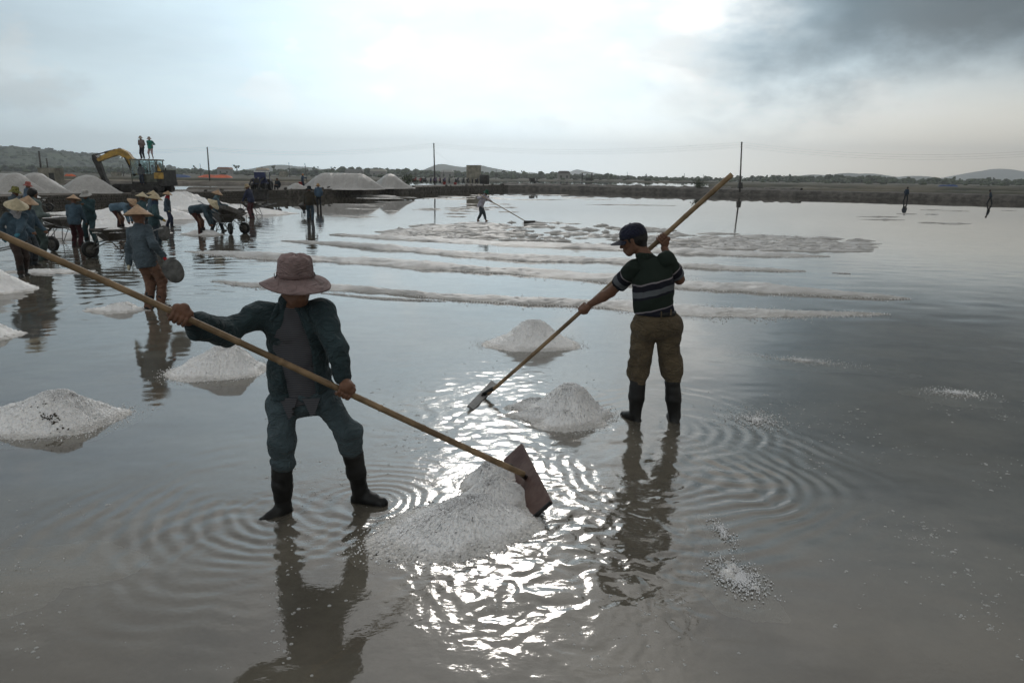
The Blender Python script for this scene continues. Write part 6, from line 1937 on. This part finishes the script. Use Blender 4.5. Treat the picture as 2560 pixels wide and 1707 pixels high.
shed(278, 294, 431, 190, 0.4, 'small concrete block between excavator bucket and cab', 2.0)
shed(698, 714, 428.5, 280, 0.5, 'small concrete block between the loader and the long gullied heap', 2.5)
def shelter():
    y = 330
    a, b = P(1456, 448, y), P(1480, 448, y)
    root = empty('open_shelter', ((a.x + b.x) / 2, y, 0.3))
    w = b.x - a.x
    zt_ = P(1468, 433, y).z - 0.3
    for x in (-w / 2, w / 2):
        for yy in (0, 3):
            MB().box((x, yy, zt_ / 2), (0.25, 0.25, zt_)).obj('post', DARK, root)
    MB().box((0, 1.5, zt_ + 0.05), (w + 0.6, 3.6, 0.25)).obj('roof', CONC, root)
    MB().box((w * 0.15, 1.5, 0.8), (w * 0.6, 2.0, 1.3)).obj('stacked_goods', DARK, root)
    tag(root, 'open-sided shelter on posts far across the pans', 'shelter')
shelter()
def tarp(u0, u1, vtop, vb, y, col, label, seed, col2=None):
    a, b = P(u0, vb, y), P(u1, vb, y)
    w = b.x - a.x
    h = P((u0 + u1) / 2, vtop, y).z - a.z
    ns, nt_ = 60, 16
    S, T = np.meshgrid(np.linspace(-1, 1, ns), np.linspace(-1, 1, nt_), indexing='ij')
    prof = np.clip(1 - np.abs(T) ** 1.6, 0, 1) * np.clip((1 - np.abs(S) ** 5), 0, 1) ** 0.7
    p = np.stack([S * w / 2, T * w * 0.18, h * prof], -1).astype(np.float32)
    p[..., 2] += (wob3(p, 9.0 / w * 2, seed) * 0.10 + np.abs(wob3(p, 26.0 / w, seed + 1)) * 0.08) * h * np.clip(prof * 2, 0, 1)
    i = np.arange(ns * nt_).reshape(ns, nt_)
    fc = np.stack([i[:-1, :-1], i[1:, :-1], i[1:, 1:], i[:-1, 1:]], -1).reshape(-1, 4)
    root = empty('covered_heap', ((a.x + b.x) / 2, y, a.z))
    mesh_obj('tarpaulin', p.reshape(-1, 3), fc, mat('tarpaulin', col, 0.55, 0.2, 0.6, spec=0.3, col2=col2), root, smooth=False)
    r = random.Random(seed)
    for k in range(7):
        bm_, bf = blob_mesh(r.randrange(50))
        x = lerp(-0.45, 0.45, k / 6) * w
        MB().add([Vector(q) * 0.22 + Vector((x, -w * 0.17, 0.12)) for q in bm_], bf).obj('weight', DARK, root)
    tag(root, label, 'tarpaulin', 'salt heaps covered with tarpaulin')
tarp(424, 480, 437, 448.5, 200, (0.05, 0.09, 0.22), 'heap under a blue tarpaulin right of the excavator cab', 3, (0.12, 0.16, 0.24))
tarp(493, 584, 437.5, 448, 205, (0.62, 0.13, 0.05), 'long heap under an orange tarpaulin by the leaning pole', 4, (0.42, 0.10, 0.05))
tarp(160, 192, 436, 446, 180, (0.62, 0.13, 0.05), 'heap under an orange tarpaulin between the great salt heaps', 5)
tarp(2343, 2395, 462, 470, 235, (0.04, 0.08, 0.20), 'heap under a dark blue tarpaulin at the far right', 6)

# ------------------------------------------------------------------ poles and wires
POLE = mat('pole_concrete', (0.10, 0.095, 0.09), 0.85, 0.2, 3)
def pole(u0, v0, u1, v1, y, r, label, z=None, foot=False):
    a, b = P(u1, v1, y), P(u0, v0, y)
    root = empty('utility_pole', (a.x, a.y, a.z))
    MB().tube([(0, 0, -0.5), b - a], [r, r * 0.7], 8).obj('shaft', POLE, root, True)
    if foot:
        MB().box((0, 0, 0.35), (0.55, 0.55, 0.8), taper=(0.8, 0.8)).obj('footing', DARK, root)
    if r > 0.08:
        for dz in (0.1, 0.35, 0.6):
            MB().box(b - a - Vector((0, 0, dz)), (0.26, 0.10, 0.05)).obj('insulator', POLE, root)
    tag(root, label, 'pole', 'utility poles')
    return b
PT = [pole(518, 368, 524, 447, 150, 0.17, 'leaning utility pole behind the long orange tarpaulin'),
      pole(1084.5, 358, 1087, 457, 125, 0.13, 'tall utility pole standing among the motorbikes'),
      pole(1854.5, 355, 1850, 471, 96, 0.12, 'tall utility pole with thick footing on the berm', foot=True)]
pole(97, 378, 102, 421, 97, 0.13, 'dark post on the concrete block, taller of its two')
pole(116, 396, 119.5, 421, 97, 0.10, 'dark post on the concrete block, shorter of its two')
for u0, v0, u1, v1, y, lb in ((500, 409, 502, 441, 330, 'thin pole just left of the leaning utility pole'), (722, 406, 724.5, 444, 300, 'thin pole left of the long gullied heap'),
                              (762, 408, 769, 462, 74, 'thin leaning stick at the end of the long gullied heap'), (753, 424, 754, 441, 420, 'tiny pole between the small concrete block and the stick'),
                              (617.5, 423, 618, 442, 350, 'tiny pole left of the loader roof'), (306.5, 411, 309, 446, 210, 'thin pole between excavator boom and cab'),
                              (1109, 427, 1108.5, 443, 420, 'tiny pole right of the tall pole among motorbikes'), (1240.5, 424, 1240, 446, 330, 'thin pole right of the bare concrete block'),
                              (1279, 424, 1279, 446, 360, 'tiny pole farther right of the bare concrete block'), (1568, 429, 1568, 448, 380, 'tiny pole right of the open shelter'),
                              (1711, 433, 1710.5, 450, 400, 'tiny pole left of the raised rake end'), (1758.5, 436, 1758, 453, 400, 'tiny pole close to the raised rake end')):
    pole(u0, v0, u1, v1, y, 0.035 if 'stick' in lb else 0.14, lb)
def wire(a, b, sag, label, r=0.008, n=24):
    c = (a + b) / 2
    pts = []
    for i in range(n + 1):
        t = i / n
        p = lerp(a, b, t)
        p.z -= sag * 4 * t * (1 - t)
        pts.append(p - c)
    o = MB().tube(pts, r, 5).obj('power_line', DARK, None, True)
    o.location = c
    tag(o, label, 'power line', 'power lines strung between the poles')
PR = P(2790, 357, 92)
PL = P(-260, 372, 190)
for k, dz in enumerate((0.05, 0.35, 0.65)):
    d = Vector((0, 0, -dz))
    nm = ('top', 'middle', 'lowest')[k]
    wire(PL + d, PT[0] + d, 1.2, nm + ' power line running left from the leaning pole')
    wire(PT[0] + d, PT[1] + d, 1.1, nm + ' power line between the leaning pole and the motorbike pole', 0.008)
    wire(PT[1] + d, PT[2] + d, 1.0, nm + ' power line between the motorbike pole and the berm pole', 0.007)
    wire(PT[2] + d, PR + d, 1.5, nm + ' power line running right from the berm pole', 0.006)
sw = P(1166, 418, 133.8)
wire(PT[1] - Vector((0, 0, 1.2)), sw, 0.5, 'service wire slanting from the motorbike pole to the concrete block', 0.008)

# ------------------------------------------------------------------ parked motorbikes
def motorbike(u, v, y, rz, col, label, z=BANK_Z, rider_col=None):
    p = P(u, v, y)
    root = empty('motorbike', (p.x, p.y, z), radians(rz))
    m = mat('bike_paint', col, 0.4, 0.1, 5, spec=0.5)
    for x in (-0.6, 0.6):
        w = MB().lathe([(0.20, -0.03), (0.27, -0.04), (0.29, 0.0), (0.27, 0.04), (0.20, 0.03), (0.20, -0.03)], 16, (x, 0, 0.29), Matrix.Rotation(pi / 2, 3, 'X')).obj('wheel', RUBBER, root, True)
        MB().lathe([(0.001, -0.03), (0.06, -0.03), (0.06, 0.03), (0.001, 0.03)], 8, (x, 0, 0.29), Matrix.Rotation(pi / 2, 3, 'X')).obj('hub', STEEL, w)
    MB().prism([(-0.75, 0, 0.62), (-0.35, 0, 0.42), (0.2, 0, 0.38), (0.42, 0, 0.75), (0.50, 0, 0.98), (0.36, 0, 0.95), (0.15, 0, 0.62), (-0.3, 0, 0.66), (-0.75, 0, 0.72)], (0, 1, 0), 0.24).obj('body', m, root)
    MB().box((-0.25, 0, 0.75), (0.75, 0.26, 0.10), taper=(0.9, 0.9)).obj('seat', RUBBER, root)
    MB().box((-0.02, 0, 0.34), (0.34, 0.22, 0.24)).obj('engine', DARK, root)
    MB().tube([(0.6, 0, 0.29), (0.46, 0, 0.95)], 0.035, 6).obj('fork', STEEL, root)
    MB().tube([(0.40, -0.32, 1.02), (0.46, 0, 0.98), (0.40, 0.32, 1.02)], 0.018, 6).obj('handlebar', STEEL, root)
    MB().box((0.54, 0, 0.90), (0.10, 0.16, 0.14)).obj('headlight', STEEL_L, root)
    tag(root, label, 'motorbike', 'motorbikes parked on the bank')
    return root
bikes = [(1037, 70, (0.35, 0.03, 0.04), 'red'), (1052, 110, (0.40, 0.03, 0.03), 'bright red'), (1061, 60, (0.03, 0.03, 0.04), 'black'), (1077, 100, (0.04, 0.05, 0.16), 'blue'), (1088, 75, (0.10, 0.06, 0.16), 'purple'),
         (1100, 105, (0.30, 0.03, 0.05), 'dark red'), (1111, 80, (0.05, 0.02, 0.10), 'violet'), (1123, 100, (0.02, 0.02, 0.03), 'glossy black'), (1143, 70, (0.02, 0.03, 0.05), 'navy'), (1158, 110, (0.03, 0.03, 0.03), 'grimy black'),
         (1170, 80, (0.02, 0.02, 0.02), 'coal black'), (1181, 95, (0.03, 0.025, 0.02), 'brown'), (1192, 75, (0.02, 0.02, 0.03), 'dark grey')]
where = ['leftmost in the row, beside the cone heap', 'second in the row', 'third in the row', 'just left of the tall pole', 'at the foot of the tall pole', 'just right of the tall pole', 'in the middle of the row', 'by the red bins', 'left of the concrete block', 'at the corner of the concrete block', 'before the concrete block', 'before the concrete block centre', 'before the block right end']
for i, ((u, rz, col, cn), wh) in enumerate(zip(bikes, where)):
    motorbike(u, 460, 122 + (i % 3) * 2.0, rz + 180 * (i % 2), col, f'{cn} motorbike parked {wh}')
rb = motorbike(1337, 459, 127, 20, (0.05, 0.05, 0.05), 'loaded motorbike alone on the bank right of the concrete block')
MB().box((-0.55, 0, 0.82), (0.7, 0.9, 0.5)).obj('load', DARK, rb)
def barrel(u, v, y, label):
    p = P(u, v, y)
    root = empty('water_tank', (p.x, p.y, BANK_Z))
    MB().lathe([(0.001, 0), (0.8, 0), (0.86, 0.15), (0.86, 1.35), (0.7, 1.55), (0.001, 1.6)], 20).obj('tank', DARK, root, True)
    MB().lathe([(0.87, 0.55), (0.89, 0.6), (0.87, 0.65)], 20).obj('hoop', DARK, root, True)
    tag(root, label, 'tank')
barrel(1211, 460, 124, 'dark round water tank at the right side of the concrete block')
def bush(u, v, y, label, seed, s=1.0, z=BANK_Z):
    p = P(u, v, y)
    root = empty('bush', (p.x, p.y, z))
    r = np.random.default_rng(seed)
    MB().tube([(0, 0, -0.1), (0.05, 0, 0.5 * s)], 0.04, 5).obj('stem', DARK, root)
    n = 260
    c = r.normal(size=(n, 3)) * [0.45, 0.4, 0.28] * s + [0, 0, 0.55 * s]
    c[:, 2] = np.maximum(c[:, 2], 0.05)
    a = r.normal(size=(n, 3, 3)) * 0.10 * s
    v_ = (c[:, None, :] + a).reshape(-1, 3)
    tag(mesh_obj('leaves', v_, np.arange(n * 3).reshape(-1, 3), WOOD_FAR, root, smooth=False), kind='stuff')
    tag(root, label, 'bush', 'bushes on the banks')
bush(1021, 459, 118, 'dull green bush between the cone heap and the motorbikes', 1, 1.3)
bush(1748, 464, 103, 'small bush on the berm left of the tall footing pole', 2, 1.0, 0.7)
# far roofs among the trees
def house(u, v, y, w, col, label):
    p = P(u, v, y)
    root = empty('house', (p.x, y, 0.3))
    MB().box((0, 3, 2.0), (w, 6, 4.0)).obj('wall', mat('house_wall', (0.26, 0.25, 0.23)), root)
    MB().prism([(-w / 2 - 0.4, 3, 4.0), (w / 2 + 0.4, 3, 4.0), (w / 2 - 1, 3, 5.6), (-w / 2 + 1, 3, 5.6)], (0, 1, 0), 7).obj('roof', mat('house_roof', col), root)
    for x in (-w / 4, w / 4):
        MB().box((x, -0.02, 1.8), (1.2, 0.1, 1.6)).obj('window', DARK, root)
    tag(root, label, 'house', 'far houses among the trees')
for u, y, w, col, lb in ((945, 560, 12, (0.5, 0.48, 0.42), 'pale far house above the cone-shaped heap'), (885, 590, 14, (0.25, 0.25, 0.24), 'grey far house above the long gullied heap'), (1117, 520, 9, (0.6, 0.6, 0.58), 'white far house right of the motorbike pole'),
                         (560, 560, 10, (0.3, 0.15, 0.1), 'brown-roofed far house above the orange tarpaulin'), (655, 600, 9, (0.5, 0.4, 0.3), 'far house behind the loader roof'), (1410, 480, 8, (0.12, 0.10, 0.09), 'dark-roofed far house left of the open shelter')):
    house(u, 441, y, w, col, lb)

# ------------------------------------------------------------------ foam on the water
def foam():
    r = np.random.default_rng(99)
    vs, fs, k = [], [], 0
    na = 9
    a = np.linspace(0, 2 * pi, na, endpoint=False)
    prof = [(1.0, -0.1), (0.92, 0.35), (0.55, 0.75), (0.12, 0.9)]
    i = np.arange(len(prof) * na).reshape(len(prof), na)
    j = np.roll(i, -1, axis=1)
    f0 = np.stack([i[:-1], j[:-1], j[1:], i[1:]], -1).reshape(-1, 4)
    def bub(x, y, s):
        todo.append((x, y, s))
    todo = []
    zones = [(620, 1080, 980, 1330, 150), (650, 1250, 1330, 1690, 110), (980, 1330, 1060, 1250, 70), (1350, 1900, 1050, 1350, 120), (1200, 2000, 1380, 1690, 120), (1900, 2560, 1000, 1350, 260), (1950, 2560, 1300, 1650, 110), (900, 1500, 880, 1060, 110), (20, 600, 1250, 1690, 60), (1700, 2000, 930, 1050, 50)]
    for u0, u1, v0, v1, n in zones:
        for _ in range(n):
            for _t in range(12):                             # foam gathers in drifts
                c = G(r.uniform(u0, u1), r.uniform(v0, v1))
                if vnoise(np.array([c.x * 1.7]), np.array([c.y * 1.1]), 31)[0] + 0.5 * vnoise(np.array([c.x * 5]), np.array([c.y * 4]), 32)[0] > r.uniform(-0.25, 0.45):
                    break
            s = 0.0035 + 0.0075 * r.uniform() ** 2.5
            bub(c.x, c.y, s)
            if r.uniform() < 0.28:                       # a few cling together
                for _ in range(r.integers(2, 6)):
                    bub(c.x + r.normal() * 0.012, c.y + r.normal() * 0.009, s * r.uniform(0.4, 0.9))
    T_ = np.array(todo)
    H_ = water_height(T_[:, 0].copy(), T_[:, 1].copy())
    for (x, y, s), h in zip(todo, H_):
        for rr, zz in prof:
            vs.append(np.stack([x + np.cos(a) * rr * s, y + np.sin(a) * rr * s * 0.9, np.full(na, h + zz * s * 0.55)], -1))
        fs.append(f0 + k)
        k += na * len(prof)
    m = bpy.data.materials.new('foam_bubble')
    m.use_nodes = True
    b = m.node_tree.nodes['Principled BSDF']
    b.inputs['Base Color'].default_value = (0.62, 0.62, 0.60, 1)
    b.inputs['Roughness'].default_value = 0.12
    b.inputs['Alpha'].default_value = 0.55
    return tag(mesh_obj('foam', np.concatenate(vs), np.concatenate(fs), m), 'small foam bubbles drifting on the shallow water', 'foam', kind='stuff')
foam()

# ------------------------------------------------------------------ the hazy air
def haze():
    m = bpy.data.materials.new('haze')
    m.use_nodes = True
    nt = m.node_tree
    nt.nodes.clear()
    n = N(nt)
    v = n.new('ShaderNodeVolumePrincipled')
    v.inputs['Color'].default_value = (0.93, 0.97, 1.0, 1)
    v.inputs['Density'].default_value = 0.00027
    v.inputs['Anisotropy'].default_value = 0.55
    nt.links.new(v.outputs[0], n.new('ShaderNodeOutputMaterial').inputs['Volume'])
    b = MB().box((0, 2400, 119), (13000, 5600, 240))
    tag(b.obj('haze', m), kind='stuff')
haze()
